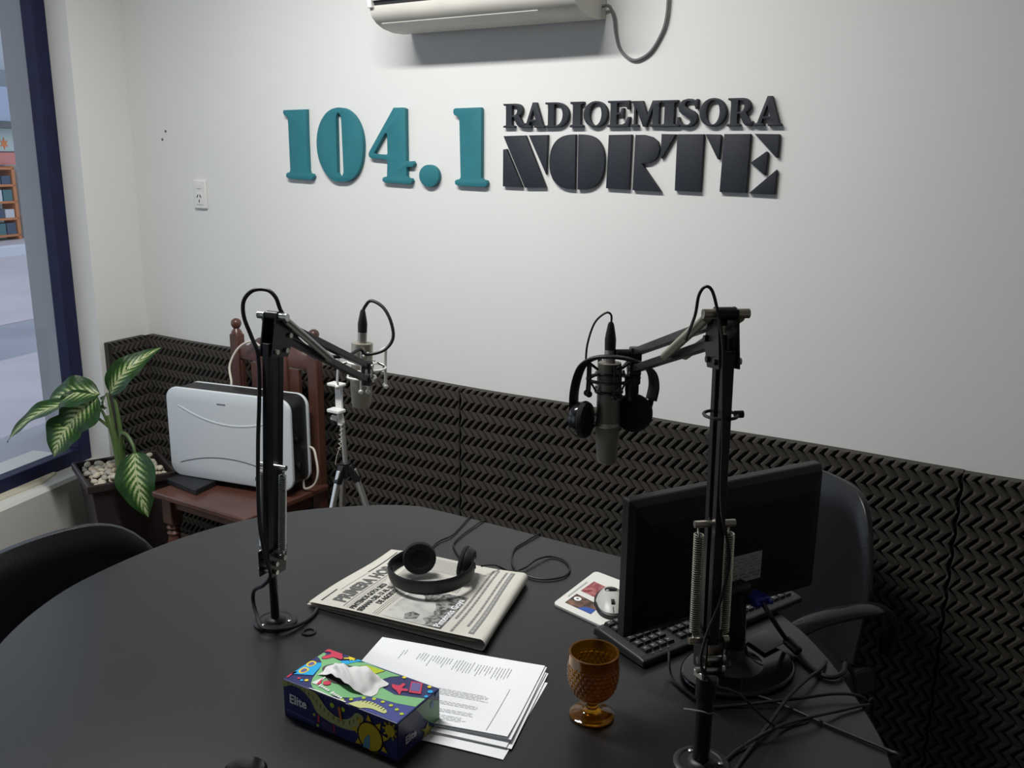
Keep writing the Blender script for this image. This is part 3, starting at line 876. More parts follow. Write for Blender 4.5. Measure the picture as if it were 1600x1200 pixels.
# ================================================================== NEWSPAPER
NA, NBq, NC, ND = Vector((-1.155, 1.143, 0)), Vector((-0.788, 1.186, 0)), Vector((-0.862, 1.452, 0)), Vector((-1.176, 1.413, 0))
def news_h(u, v):
    # u along A->D (reading direction), v from page top (left side) to the fold (right side)
    return 0.010 + 0.014 * v ** 1.5 + 0.004 * sin(v * 5.2 + 0.6) * (0.4 + 0.6 * u) + 0.0025 * sin(u * 6 + v * 3)
def news(u, v, lift=0.0):
    p = (NA * (1 - v) + NBq * v) * (1 - u) + (ND * (1 - v) + NC * v) * u
    return Vector((p.x, p.y, TZ + news_h(u, v) + lift))
paper_n = thing('newspaper', (-1.0, 1.30, TZ), 'folded black and white newspaper under the headphones', 'newspaper')
def news_page(du, dv, dz, sc):
    # one folded section: sheet that wraps around the fold on the v = 1 side
    def f(a, w):
        # a: reading direction 0..1 ; w: 0..1 around the section (top sheet, fold, bottom sheet)
        u = a
        if w < 0.44:
            v = w / 0.44
            p = news(u, v * 0.985, dz)
        elif w < 0.56:
            t = (w - 0.44) / 0.12 * pi
            hi, lo = news_h(u, 0.985) + dz, 0.0015 + max(0, -dz) * 0.4 + 0.0
            mid, rr = (hi + lo) / 2, (hi - lo) / 2
            q = news(u, 0.985)
            e = (news(u, 1.0) - news(u, 0.9)).normalized()
            p = Vector((q.x, q.y, 0)) + Vector((e.x, e.y, 0)) * (sin(t) * rr * 0.9)
            p.z = TZ + mid + cos(t) * rr
        else:
            v = 1 - (w - 0.56) / 0.44
            q = news(u, v * 0.985)
            p = Vector((q.x, q.y, TZ + 0.0015 + 0.15 * max(0, -dz)))
        return p + Vector((du, dv, 0))
    return f
main = obj('front_page', B().grid(news_page(0, 0, 0, 1), 26, 60), M_NEWS, paper_n, smooth=60)
for k, (du, dv, dz) in enumerate(((-0.004, 0.003, -0.0022), (0.002, 0.006, -0.0045), (-0.006, -0.001, -0.0065))):
    def f(a, v, du=du, dv=dv, dz=dz):
        p = news(a, v * 0.97)
        z = max(TZ + 0.002, p.z + dz)
        return Vector((p.x + du, p.y + dv, z))
    obj('inner_page', B().grid(f, 20, 24), M_NEWSEDGE, paper_n, smooth=60)
pr = 0.0007
NW, NHt = 0.272, 0.372     # page width (reading), page height
def nf(x, y, lift):        # x along reading in metres, y down from page top (negative text y)
    return news(x / NW, -y / NHt, lift)
head = obj('masthead', B(), M_INK, main) if False else None
text_print('masthead', 'PRIMERA HORA', 0.040, 0.020, -0.066, nf, mat('masthead_ink', (0.11, 0.11, 0.11), 0.8), main, pr, bold=0.0016, xs=0.70)
text_print('headline', 'PINTEMOS GOYA 2023', 0.0165, 0.006, -0.098, nf, M_INK, main, pr, bold=0.0007, xs=0.70)
text_print('headline', 'SEMANA DEL 13 AL 15', 0.0165, 0.004, -0.116, nf, M_INK, main, pr, bold=0.0007, xs=0.70)
text_print('headline', 'DE AGOSTO', 0.0165, 0.042, -0.134, nf, M_INK, main, pr, bold=0.0007, xs=0.72)
rects = [(0.012, -0.0205, 0.06, -0.0175), (0.06, -0.0275, 0.15, -0.0268), (0.155, -0.026, 0.262, -0.0235), (0.008, -0.073, 0.262, -0.072), (0.008, -0.079, 0.262, -0.0785), (0.004, -0.083, 0.14, -0.0825)]
rects += [(0.004, -0.141 - 0.005 * k, 0.14, -0.1404 - 0.005 * k) for k in range(3)]
strip_print('rules', [(a, b_, c, d) for a, b_, c, d in rects], nf, M_INK, main, pr)
rl = []
for col0, y0, n in ((0.150, -0.094, 9), (0.150, -0.140, 8), (0.205, -0.094, 6), (0.150, -0.205, 10), (0.212, -0.140, 22)):
    for k in range(n):
        w = 0.050 if k < n - 1 else 0.03
        x = col0
        while x < col0 + w:
            l = random.uniform(0.005, 0.012)
            rl.append((x, y0 - k * 0.0052, min(x + l, col0 + w), y0 - k * 0.0052 + 0.0022))
            x += l + 0.0016
strip_print('column_text', rl, nf, M_INKL, main, pr)
rl = []
for y0, sx in ((-0.296, 0.05), (-0.308, 0.0), (-0.330, 0.03)):
    x = 0.006 + sx
    while x < 0.262:
        l = random.uniform(0.004, 0.013)
        rl.append((x, y0, min(x + l, 0.264), y0 + 0.0050))
        x += l + 0.0022
strip_print('caption_text', rl, nf, M_INKG, main, pr)
strip_print('banner', [(0.012, -0.3485, 0.262, -0.3375)], nf, M_INKG, main, pr)
strip_print('banner_text', [(0.016 + k * 0.0125, -0.3455, 0.026 + k * 0.0125, -0.3410) for k in range(19)], nf, M_INKL, main, pr * 1.6)
# printed photograph: pale sky, mottled bushes and buildings
def photo_mat(name, lo, hi, sc):
    m = bpy.data.materials.new(name)
    m.use_nodes = True
    nt = m.node_tree
    n = nt.nodes.new('ShaderNodeTexNoise')
    n.inputs['Scale'].default_value = sc
    n.inputs['Detail'].default_value = 8
    tc = nt.nodes.new('ShaderNodeTexCoord')
    nt.links.new(tc.outputs['Object'], n.inputs['Vector'])
    cr = nt.nodes.new('ShaderNodeValToRGB')
    cr.color_ramp.elements[0].position, cr.color_ramp.elements[1].position = 0.38, 0.62
    cr.color_ramp.elements[0].color, cr.color_ramp.elements[1].color = (*lo, 1), (*hi, 1)
    nt.links.new(n.outputs['Fac'], cr.inputs[0])
    nt.links.new(cr.outputs[0], nt.nodes['Principled BSDF'].inputs['Base Color'])
    nt.nodes['Principled BSDF'].inputs['Roughness'].default_value = 0.85
    return m
def grid_patch(name, u0, v0, u1, v1, m, lift, n=6):
    return obj(name, B().grid(lambda a, c: nf(u0 + (u1 - u0) * a, v0 + (v1 - v0) * c, lift), n, n), m, main, smooth=0)
grid_patch('photo_print', 0.006, -0.284, 0.140, -0.160, photo_mat('print_sky', (0.36, 0.36, 0.35), (0.55, 0.55, 0.52), 25), pr)
M_BUSH = photo_mat('print_bush', (0.05, 0.05, 0.05), (0.34, 0.34, 0.33), 110)
decal('photo_print', [(0.006, -0.284), (0.140, -0.284), (0.140, -0.172), (0.118, -0.178), (0.112, -0.196), (0.092, -0.206), (0.100, -0.226), (0.078, -0.240), (0.050, -0.246), (0.028, -0.236), (0.016, -0.250), (0.006, -0.246)], nf, M_BUSH, main, pr * 1.5, 3)
decal('photo_print', [(0.012, -0.204), (0.030, -0.196), (0.044, -0.206), (0.040, -0.224), (0.020, -0.226)], nf, M_BUSH, main, pr * 1.5, 2)
text_print('photo_title', 'Pintemos Goya', 0.021, 0.008, -0.281, nf, M_PAPER, main, pr * 2.4, bold=0.0003, xs=0.92)

# ================================================================== LOOSE SHEETS
PT0 = Vector((-0.956, 1.118, 0))
PD = Vector((cos(radians(14.8)), sin(radians(14.8)), 0))
PN = Vector((PD.y, -PD.x, 0))
def sheet(off, rot, z, curl, nm_label, seed):
    rnd = random.Random(seed)
    d = Matrix.Rotation(rot, 3, 'Z') @ PD
    n = Vector((d.y, -d.x, 0))
    def f(a, c, lift=0.0):
        h = z + 0.0009 * sin(a * 5 + 1) * sin(c * 4 + 1) + curl * max(0, (a * 0.35 + c * 0.9) - 0.85) ** 2
        p = PT0 + d * (0.297 * a) + n * (0.210 * c) + Vector((off[0], off[1], 0))
        return Vector((p.x, p.y, TZ + max(h, 0.0006) + lift))
    o = obj('paper_sheet', B().slab(lambda a, c: f(c, a), 14, 16, 0.00025), M_PAPER, smooth=60)
    tag(o, nm_label, 'paper', 'loose sheets beside the tissue box')
    return o, f
sheets = [((0.020, -0.018), -0.045, 0.0010, 0.0, 'bottom white sheet sticking out below the loose paper pile'),
          ((0.012, -0.010), 0.004, 0.0030, 0.0, 'fourth white sheet down in the loose paper pile'),
          ((0.008, -0.006), -0.018, 0.0050, 0.0, 'third white sheet down in the loose paper pile'),
          ((0.004, -0.002), 0.010, 0.0070, 0.015, 'second white sheet down in the loose paper pile'),
          ((0.0, 0.0), 0.0, 0.0090, 0.03, 'top printed white sheet of the loose paper pile')]
for i, (o_, r_, z_, c_, lb) in enumerate(sheets):
    sh, sf = sheet(o_, r_, z_, c_, lb, i)
pf = lambda x, y, l: sf(x / 0.297, -y / 0.210, l)
OFFS[sh.name] = Matrix.Translation(-sh.location)
rl = []
for g, (x0, n, ylen) in enumerate(((0.055, 2, 0.03), (0.085, 4, 0.030), (0.108, 8, 0.034), (0.152, 7, 0.040), (0.190, 6, 0.036), (0.222, 6, 0.040))):
    for k in range(n):
        y = -0.026 - random.uniform(0, 0.006)
        yl = y - ylen * random.uniform(0.5, 1.0)
        while y > yl:
            l = random.uniform(0.004, 0.009)
            rl.append((x0 + k * 0.0050, max(y - l, yl), x0 + k * 0.0050 + 0.0011, y))
            y -= l + 0.0012
for g, (y0, n) in enumerate(((-0.118, 5), (-0.150, 3), (-0.170, 3), (-0.186, 4))):
    for k in range(n):
        x = 0.10
        xe = 0.238 - g * 0.004 + random.uniform(-0.012, 0.003)
        while x < xe:
            l = random.uniform(0.004, 0.012)
            rl.append((x, y0 - k * 0.0036, min(x + l, xe), y0 - k * 0.0036 + 0.0009))
            x += l + 0.0014
strip_print('printed_text', rl, pf, mat('laser_print_grey', (0.30, 0.31, 0.33), 0.8), sh, 0.0004)
strip_print('sheet_edge_shadow', [(0.262, -0.205, 0.2628, -0.085)], pf, M_INKG, sh, 0.0004)  # dark line painted for the shadow at a sheet edge

# ================================================================== TISSUE BOX
TB = thing('tissue_box', (-0.942, 0.869, TZ), 'colourful cardboard tissue box with a sun and starfish print', 'tissue box', rz=0.0257)
TL_, TW_, TH_ = 0.2175, 0.1031, 0.061
kw = dict(world=False)
M_NAVY = mat('box_navy_print', (0.022, 0.028, 0.115), 0.32, bump=0.01, bscale=60)
carton = obj('carton', B().box((TL_ / 2, TW_ / 2, TH_ / 2), (TL_, TW_, TH_)), M_NAVY, TB, bevel=0.0012, smooth=0, **kw)
C_ = lambda n, c: mat('box_print_' + n, c, 0.35, bump=0.01, bscale=60)
GREEN, CYAN, RED, YEL, LIME, BEIGE, PALE, BLK, GREY, DARK = (C_('green', (0.19, 0.45, 0.20)), C_('cyan', (0.01, 0.36, 0.72)), C_('red', (0.55, 0.035, 0.085)), C_('yellow', (0.78, 0.60, 0.02)), C_('lime', (0.42, 0.52, 0.02)),
      C_('beige', (0.50, 0.54, 0.22)), C_('pale', (0.70, 0.72, 0.70)), C_('outline', (0.010, 0.012, 0.03)), C_('purple', (0.13, 0.11, 0.30)), C_('shadow', (0.05, 0.045, 0.045)))
BLUE2 = C_('blue', (0.045, 0.06, 0.24))
su, sv = TL_ / 210.0, TW_ / 108.0
def on_top(u, v, l): return Vector((u * su, v * sv, TH_ + l))
def on_front(u, v, l): return Vector((u * su, -l, v * TH_ / 61.0))
def on_right(u, v, l): return Vector((TL_ + l, u * sv, v * TH_ / 61.0))
def bx(name, pts, fn, m, lift, sm=True):
    pts = smooth2(pts, 3) if sm and len(pts) > 5 else pts
    vs, fs = curve_mesh([pts], 0, 0)
    return obj(name, B().add([fn(min(max(v.x, 0.5), 209.5), v.y, lift) for v in vs], fs), m, carton, smooth=0, weld=True, **kw)
def grow(pts, k):
    cx, cy = sum(p[0] for p in pts) / len(pts), sum(p[1] for p in pts) / len(pts)
    out = []
    for x, y in pts:
        d = math.hypot(x - cx, y - cy) or 1
        out.append((x + (x - cx) / d * k, y + (y - cy) / d * k))
    return out
T = 0.00025
bx('blue_field', [(128, 2), (208, 2), (208, 56), (176, 46), (150, 40), (120, 22)], on_top, BLUE2, T, False)
bx('green_band', [(2, 78), (2, 94), (8, 93), (10, 84), (18, 82), (24, 90), (38, 88), (50, 92), (75, 106), (110, 104), (143, 104), (131, 93), (125, 80), (140, 62), (165, 57), (208, 73), (208, 48), (179, 40), (149, 36), (131, 29), (119, 16), (104, 9), (82, 2), (66, 2), (53, 6), (44, 13), (37, 25), (32, 39), (27, 55), (18, 69), (8, 76)], on_top, GREEN, T * 2, False)
for nm, pts, m, fn in (('cyan_towel', [(2, 17), (2, 54), (19, 67), (25, 60), (32, 32)], CYAN, on_top),
                       ('red_starfish', [(2, 96), (2, 106), (10, 106), (30, 106), (31, 103), (37, 98), (38, 92), (31, 91), (23, 90), (19, 82), (13, 78), (10, 81), (10, 86), (14, 94), (13, 99), (6, 99)], RED, on_top),
                       ('cyan_wave', [(41, 86), (48, 94), (56, 100), (60, 106), (69, 106), (63, 100), (58, 92), (54, 85)], CYAN, on_top),
                       ('yellow_starfish', [(39, 98), (43, 101), (45, 105), (40, 106), (47, 106), (54, 106), (56, 105), (54, 103), (60, 103), (57, 100), (52, 100), (53, 95), (51, 95), (49, 100), (41, 96)], YEL, on_top),
                       ('red_claw', [(2, 7), (2, 24), (6, 26), (6, 22), (4, 16), (5, 8)], RED, on_top),
                       ('lime_book', [(75, 92), (82, 100), (115, 102), (107, 86), (94, 87)], LIME, on_top),
                       ('red_starfish', [(146, 78), (156, 80), (158, 89), (163, 87), (164, 77), (173, 79), (175, 74), (168, 70), (172, 60), (161, 67), (152, 70)], RED, on_top),
                       ('pink_bucket', [(165, 100), (182, 105), (196, 79), (179, 73)], RED, on_top),
                       ('bucket_window', [(168, 98), (181, 102), (191, 83), (178, 78)], GREY, on_top),
                       ('caterpillar', [(124, 1), (126, 6), (131, 14), (139, 20), (151, 23), (168, 21), (178, 18), (182, 13), (180, 9), (169, 9), (159, 9), (149, 5), (143, 1)], BEIGE, on_top),
                       ('slot', [(31, 55), (30, 62), (34, 71), (44, 79), (59, 84), (82, 87), (94, 85), (115, 71), (113, 45), (97, 39), (71, 32), (53, 37), (39, 47)], DARK, on_top),
                       ('caterpillar', [(1, 49), (18, 57), (36, 56), (53, 46), (65, 28), (85, 21), (103, 19), (115, 19), (133, 22), (144, 33), (152, 49), (140, 54), (128, 41), (115, 34), (101, 34), (86, 40), (74, 52), (63, 60), (45, 60.5), (23, 60.5), (1, 60)], C_('olive', (0.36, 0.38, 0.14)), on_front)):
    sm_ = nm not in ('lime_book', 'pink_bucket', 'bucket_window', 'cyan_towel')
    if nm not in ('slot', 'cyan_towel', 'red_claw', 'bucket_window', 'caterpillar', 'cyan_wave'):
        bx('outline', grow(pts, 1.2), fn, BLK, T * 3, sm_)
    bx(nm, pts, fn, m, T * (5 if nm in ('bucket_window', 'slot') else 4), sm_)
for a, c in ((9, 55), (12, 34)):
    bx('sunglasses', [(a - 7, c + 3), (a - 4, c + 9), (a + 4, c + 8), (a + 6, c), (a + 2, c - 8), (a - 5, c - 6)], on_top, YEL, T * 5)
    bx('lens', [(a - 4, c + 3), (a - 2, c + 6), (a + 3, c + 5), (a + 4, c), (a + 1, c - 5), (a - 3, c - 4)], on_top, GREY, T * 6)
for x, y, r in ((133, 25, 3), (147, 31, 3), (162, 32, 3), (177, 31, 3), (190, 27, 3), (202, 22, 3), (120, 12, 3), (110, 4, 3)):
    bx('dot', [(x + r * cos(k * pi / 4), y + r * sin(k * pi / 4)) for k in range(8)], on_top, LIME, T * 4)
for x, y, r, m in ((150, 103, 3, YEL), (204, 92, 4, CYAN), (196, 102, 3, YEL), (206, 78, 3, CYAN), (20, 14, 2.5, RED), (27, 12, 2.5, CYAN), (33, 16, 3, YEL)):
    bx('dot', [(x + r * cos(k * pi / 4), y + r * sin(k * pi / 4)) for k in range(8)], on_top, m, T * 4)
# caterpillar legs
for k in range(9):
    x = 132 + k * 5.4
    y = 15.5 + 6.5 * sin((x - 124) / 60 * pi)
    bx('stripe', [(x - 0.4, y - 5), (x + 0.4, y - 5), (x + 1.2, y + 1), (x + 0.2, y + 1)], on_top, BLK, T * 6, False)
for x, y in ((12, 60), (20, 60), (28, 60), (36, 59.5), (44, 58.5), (52, 57), (60, 53.5), (66, 48.5), (73, 43.5), (80, 39.5), (88, 35.5), (97, 33.5), (106, 31.5), (116, 32), (126, 35.5), (134, 41), (141, 48)):
    bx('stripe', [(x - 0.6, y), (x + 0.6, y), (x + 0.3, y - 6), (x - 0.5, y - 6)], on_front, BLK, T * 6, False)
# suns on the front
def sunprint(cx, cy, rx, ry, n, tri, face):
    outer = []
    for k in range(n):
        a = 2 * pi * k / n + 0.25
        for da, rr in ((-0.20, 1.16), (0.0, 1.20 + tri), (0.20, 1.16)):
            outer.append((cx + rx * rr * cos(a + da), min(max(cy + ry * rr * sin(a + da), 1.0), 60.5)))
        pts = outer[-3:]
        bx('sun_ray', grow(pts, 1.3), on_front, BLK, T * 3, False)
        bx('sun_ray', pts, on_front, YELS, T * 5, False)
    circ = lambda k: [(cx + (rx + k) * cos(2 * pi * i / 24), max(cy + (ry + k) * sin(2 * pi * i / 24), 0.8)) for i in range(24)]
    bx('outline', circ(2.2), on_front, BLK, T * 4, False)
    bx('sun_disc', circ(0), on_front, YELS, T * 6, False)
YELS = C_('sun', (0.50, 0.36, 0.01))
sunprint(163, 23, 20.5, 22, 9, 0.42, True)
sunprint(198, 46, 8.5, 9.5, 9, 0.5, False)
bx('blue_slide', [(150, 2), (152, 15), (160, 26), (163, 25), (162, 3)], on_front, C_('slide', (0.10, 0.26, 0.38)), T * 7, False)
for x, y, r, m in ((95, 50, 4, LIME), (115, 50, 3.5, LIME), (60, 22, 2.2, LIME), (66, 6, 2.5, LIME)):
    bx('dot', [(x + r * cos(k * pi / 4), y + r * sin(k * pi / 4)) for k in range(8)], on_front, m, T * 4)
bx('orange_bar', [(106, 52), (110, 52), (113, 30), (109, 30)], on_front, C_('orange', (0.55, 0.16, 0.01)), T * 6, False)
bx('red_bar', [(66, 24), (70, 24), (70, 12), (66, 12)], on_front, RED, T * 4, False)
bx('red_bar', [(96, 18), (98, 18), (98, 5), (96, 5)], on_front, RED, T * 4, False)
bx('purple_patch', [(73, 20), (94, 14), (94, 3), (73, 4)], on_front, C_('plum', (0.06, 0.035, 0.12)), T * 3, False)
for body, size, u, v, fn in (('Elite', 21, 13, 27, on_front), ('Elite', 17, 16, 19, on_right)):
    vs, fs = text_mesh(body, size, bold=0.5, xs=0.92)
    obj('brand_text', B().add([fn(u + p.x, v + p.y, T * 8) for p in vs], fs), PALE, carton, smooth=0, weld=True, **kw)
bx('print_line', [(6, 13), (60, 9), (60, 7), (6, 11)], on_front, GREY, T * 4, False)
bx('print_line', [(10, 8), (62, 8), (62, 7), (10, 7)], on_right, GREY, T * 4, False)
bx('white_scuff', [(50, 0.5), (118, 0.5), (118, 3), (96, 2), (70, 3.5), (52, 2)], on_top, PALE, T * 6, False)
bx('green_side', [(46, 60), (76, 60), (106, 42), (106, 6), (91, 10), (65, 34)], on_right, C_('shaded_green', (0.13, 0.28, 0.14)), T * 3, False)  # right face prints: darker copies of the top colours, shade painted in
bx('blue_side', [(1, 44), (20, 46), (56, 28), (65, 34), (46, 60), (1, 60)], on_right, C_('shaded_blue', (0.04, 0.045, 0.12)), T * 3, False)
bx('yellow_starfish', [(56, 21), (67, 16), (74, 23), (77, 14), (86, 9), (77, 8), (80, 1), (73, 5), (60, 3), (66, 11)], on_right, C_('shaded_yellow', (0.38, 0.34, 0.04)), T * 5, False)
for x, y, rx, ry in ((86, 46, 5, 6), (100, 56, 5, 4)):
    bx('dot', [(x + rx * cos(k * pi / 4), y + ry * sin(k * pi / 4)) for k in range(8)], on_right, C_('shaded_cyan', (0.02, 0.16, 0.32)), T * 5)
bx('pink_label', [(44, 14), (50, 38), (52, 38), (56, 14)], on_top, PALE, T * 6, False)
bx('pink_cone', [(50, 34), (58, 18), (53, 14)], on_top, RED, T * 7, False)
bx('red_ball', [(64 + 6 * cos(k * pi / 5), 26 + 6 * sin(k * pi / 5)) for k in range(10)], on_top, RED, T * 7)
for k in range(11):
    if k == 5: continue
    x, y, h = 60 + k * 4.6, 15 - k * 0.9, (6 if k in (0, 6) else 4)
    bx('slogan_mark', [(x - 1.5, y - h / 2), (x + 1.5, y - h / 2), (x + 1.7, y), (x + 1.4, y + h / 2), (x - 1.4, y + h / 2), (x - 1.7, y)], on_top, PALE, T * 7)
# the tissue: crumpled sheet rising out of the slot and falling to the right
def tis(a, c):
    x = 36 + a * 104 + 2.5 * sin(c * 9)
    y = 36 + c * 42 - a * 6 * (1 - c) + 4 * sin(a * 7 + c * 3)
    h = 2.0 + 17 * sin(pi * min(a * 1.12, 1)) ** 0.8 * (0.30 + 0.70 * sin(pi * (0.12 + c * 0.80))) + 2.4 * sin(a * 13 + c * 7) * (0.3 + c) + 1.2 * sin(a * 31 + c * 15)
    if a > 0.8: h -= (a - 0.8) * 22
    if a < 0.25: h *= 0.25 + 3 * a
    return Vector((x * su, y * sv, TH_ + max(h, 1.4) * 0.001))
obj('tissue', B().slab(tis, 40, 26, 0.0005), M_TISSUE, TB, smooth=60, **kw)

# ================================================================== GOBLET
gx, gy = -0.545, 1.123
gob = thing('goblet', (gx, gy, TZ), 'amber pressed-glass goblet with a hobnail pattern', 'goblet')
foot = [(0.0, 0.004), (0.020, 0.0015), (0.0325, 0.0), (0.0345, 0.0015), (0.0345, 0.004), (0.030, 0.0065), (0.018, 0.0095), (0.0105, 0.0145), (0.0085, 0.020), (0.0095, 0.026), (0.011, 0.0285), (0.0, 0.0290)]
b = B().lathe(foot, 48, (gx, gy, TZ + 0.0003), cap=False)
obj('foot', b, M_AMBER, gob, smooth=50, weld=True)
H0, H1 = 0.0292, 0.1090
def bowl_r(t):
    return 0.0105 + 0.0270 * math.sqrt(max(0.0, 1 - (1 - t / 0.58) ** 2)) if t < 0.58 else 0.0375
b = B()
nA, nB = 240, 96
def outer(a, c):
    r = bowl_r(c)
    ang = 2 * pi * a
    if 0.10 < c < 0.80:
        row = c * 11
        amp = 0.0024 * min(1, (c - 0.10) * 12, (0.80 - c) * 20)
        r += amp * (abs(sin(ang * 14 + (pi / 2 if int(row) % 2 else 0))) ** 0.8 * abs(sin(row * pi)) ** 0.7)
    elif c >= 0.80:
        r += 0.0008
    return Vector((gx + r * cos(ang), gy + r * sin(ang), TZ + H0 + (H1 - H0) * c))
def inner(a, c):
    ang = 2 * pi * a
    cc = 1 - c * 0.93
    r = max(bowl_r(cc) - 0.0026, 0.0006)
    if 0.10 < cc < 0.80:
        row = cc * 11
        amp = 0.0014 * min(1, (cc - 0.10) * 12, (0.80 - cc) * 20)
        r += amp * (abs(sin(ang * 14 + (pi / 2 if int(row) % 2 else 0))) * abs(sin(row * pi)))
    if c > 0.985: r = 0.0005
    return Vector((gx + r * cos(ang), gy + r * sin(ang), TZ + H0 + (H1 - H0) * cc + (0.002 if c > 0.985 else 0)))
b.grid(outer, nA, nB, close_u=True)
o0 = (nB - 1) * nA
b.grid(inner, nA, 40, close_u=True)
o1 = nB * nA
b.f += [(o0 + i, o0 + (i + 1) % nA, o1 + (i + 1) % nA, o1 + i) for i in range(nA)]
b.f.append(tuple(range(nA)))
b.f.append(tuple(o1 + 39 * nA + i for i in range(nA)))
obj('bowl', b, M_AMBER, gob, smooth=70)

# ================================================================== MOUSE PAD + MOUSE
pq = [Vector((-0.771, 1.402, 0)), Vector((-0.640, 1.371, 0)), Vector((-0.612, 1.545, 0)), Vector((-0.767, 1.574, 0))]
def padf(u, v, l=0.0):
    p = (pq[0] * (1 - u) + pq[1] * u) * (1 - v) + (pq[3] * (1 - u) + pq[2] * u) * v
    return Vector((p.x, p.y, TZ + 0.004 + l))
pad = thing('mouse_pad', (-0.70, 1.47, TZ), 'white mouse pad printed with two small photos', 'mouse pad')
def rrect(x0, y0, x1, y1, r, n=4):
    return [(cx + r * cos(radians(a0 + 90 * i / n)), cy + r * sin(radians(a0 + 90 * i / n))) for cx, cy, a0 in ((x1 - r, y1 - r, 0), (x0 + r, y1 - r, 90), (x0 + r, y0 + r, 180), (x1 - r, y0 + r, 270)) for i in range(n + 1)]
vs, fs = curve_mesh([rrect(0, 0, 1, 1, 0.06)], 1.0, 0)
padbody = obj('pad', B().add([padf(v.x, v.y, -0.00195 + v.z * 0.0039) for v in vs], fs), mat('pad_white_cloth', (0.72, 0.72, 0.68), 0.7, bump=0.1, bscale=300), pad, smooth=0, weld=True)
decal('photo_print', [(0.13, 0.11), (0.60, 0.11), (0.58, 0.34), (0.13, 0.37)], padf, photo_mat('pad_photo_brown', (0.05, 0.035, 0.03), (0.24, 0.13, 0.09), 60), padbody, 0.0004)
decal('photo_print', [(0.36, 0.112), (0.60, 0.112), (0.59, 0.22), (0.44, 0.20)], padf, mat('pad_photo_blue', (0.03, 0.09, 0.38), 0.6), padbody, 0.0006)
decal('photo_print', [(0.22 + 0.06 * cos(k * pi / 5), 0.28 + 0.045 * sin(k * pi / 5)) for k in range(10)], padf, M_PAPER, padbody, 0.0006)
decal('photo_print', [(0.22 + 0.025 * cos(k * pi / 5), 0.28 + 0.02 * sin(k * pi / 5)) for k in range(10)], padf, M_INKG, padbody, 0.0008)
decal('photo_print', [(0.13, 0.46), (0.60, 0.44), (0.60, 0.72), (0.14, 0.76)], padf, photo_mat('pad_photo_red', (0.20, 0.02, 0.03), (0.42, 0.16, 0.16), 70), padbody, 0.0004)
strip_print('printed_text', [(0.06, 0.25 + k * 0.028, 0.085, 0.27 + k * 0.028) for k in range(16)], padf, M_INKL, padbody, 0.0004)

mc = Vector((-0.672, 1.455, TZ + 0.0041))
MD = Vector((0.52, -0.85, 0)).normalized()      # towards the mouse's front (buttons)
MS = Vector((-MD.y, MD.x, 0))
mouse = thing('computer_mouse', tuple(mc), 'grey and black computer mouse on the white pad', 'mouse')
def mouse_shell(scale, z0, hgt, lift=0.0, a0=0.0, a1=1.0):
    def f(a, c):
        ang = 2 * pi * a
        t = c
        L_, W_ = 0.053 * scale, 0.031 * scale
        lx, ly = cos(ang), sin(ang)
        w = W_ * (1 + 0.10 * cos(ang) - 0.12 * (abs(ly) ** 3) * (0.6 if lx > 0 else 0))
        rr = sin(t * pi / 2) if t < 1 else 1
        rr = (1 - (1 - t) ** 2.4)
        zz = z0 + hgt * (1 - rr ** 2.6) * (1.0 - 0.28 * lx * rr) + lift
        return mc + MD * (lx * L_ * rr) + MS * (ly * w * rr) + Vector((0, 0, zz))
    return f
def closed_shell(f, drop):
    bb = B()
    bb.grid(lambda a, c: f(a, max(c, 0.02)), 40, 14, close_u=True)
    n0 = len(bb.v)
    bb.grid(lambda a, c: f(a, 1.0) - Vector((0, 0, c * drop)), 40, 2, close_u=True)
    bb.f.append(tuple(range(39, -1, -1)))
    bb.f.append(tuple(n0 + 40 + i for i in range(40)))
    return bb
obj('base_shell', closed_shell(mouse_shell(1.10, 0.009, 0.015), 0.0085), M_BLACKPLASTIC, mouse, smooth=50, weld=True)
ts0 = mouse_shell(0.94, 0.012, 0.0185)
ts = lambda a, c: ts0(a, c) + MD * 0.004 + MS * -0.002
obj('top_shell', closed_shell(ts, 0.004), mat('mouse_grey', (0.46, 0.47, 0.44), 0.35, bump=0.02), mouse, smooth=50, weld=True)
wp = ts(0.0, 0.26)
obj('scroll_wheel', B().cyl(wp - MS * 0.003 - Vector((0, 0, 0.0055)), wp + MS * 0.003 - Vector((0, 0, 0.0055)), 0.0085, n=20), M_BLACKPLASTIC, mouse)
bpnt = ts(0.5, 0.09) - Vector((0, 0, 0.0004))
obj('palm_badge', B().ball(bpnt, (0.0125, 0.0085, 0.0032), rot=Matrix.Rotation(math.atan2(MS.y, MS.x), 3, 'Z')), M_GLOSSBLACK, mouse)
obj('button_seam', B().tube([ts(0.0, 0.45) + Vector((0, 0, 0.0002)), ts(0.0, 0.6) + Vector((0, 0, 0.0002)), ts(0.0, 0.8) + Vector((0, 0, 0.0002))], 0.0007, 6), M_BLACKPLASTIC, mouse)

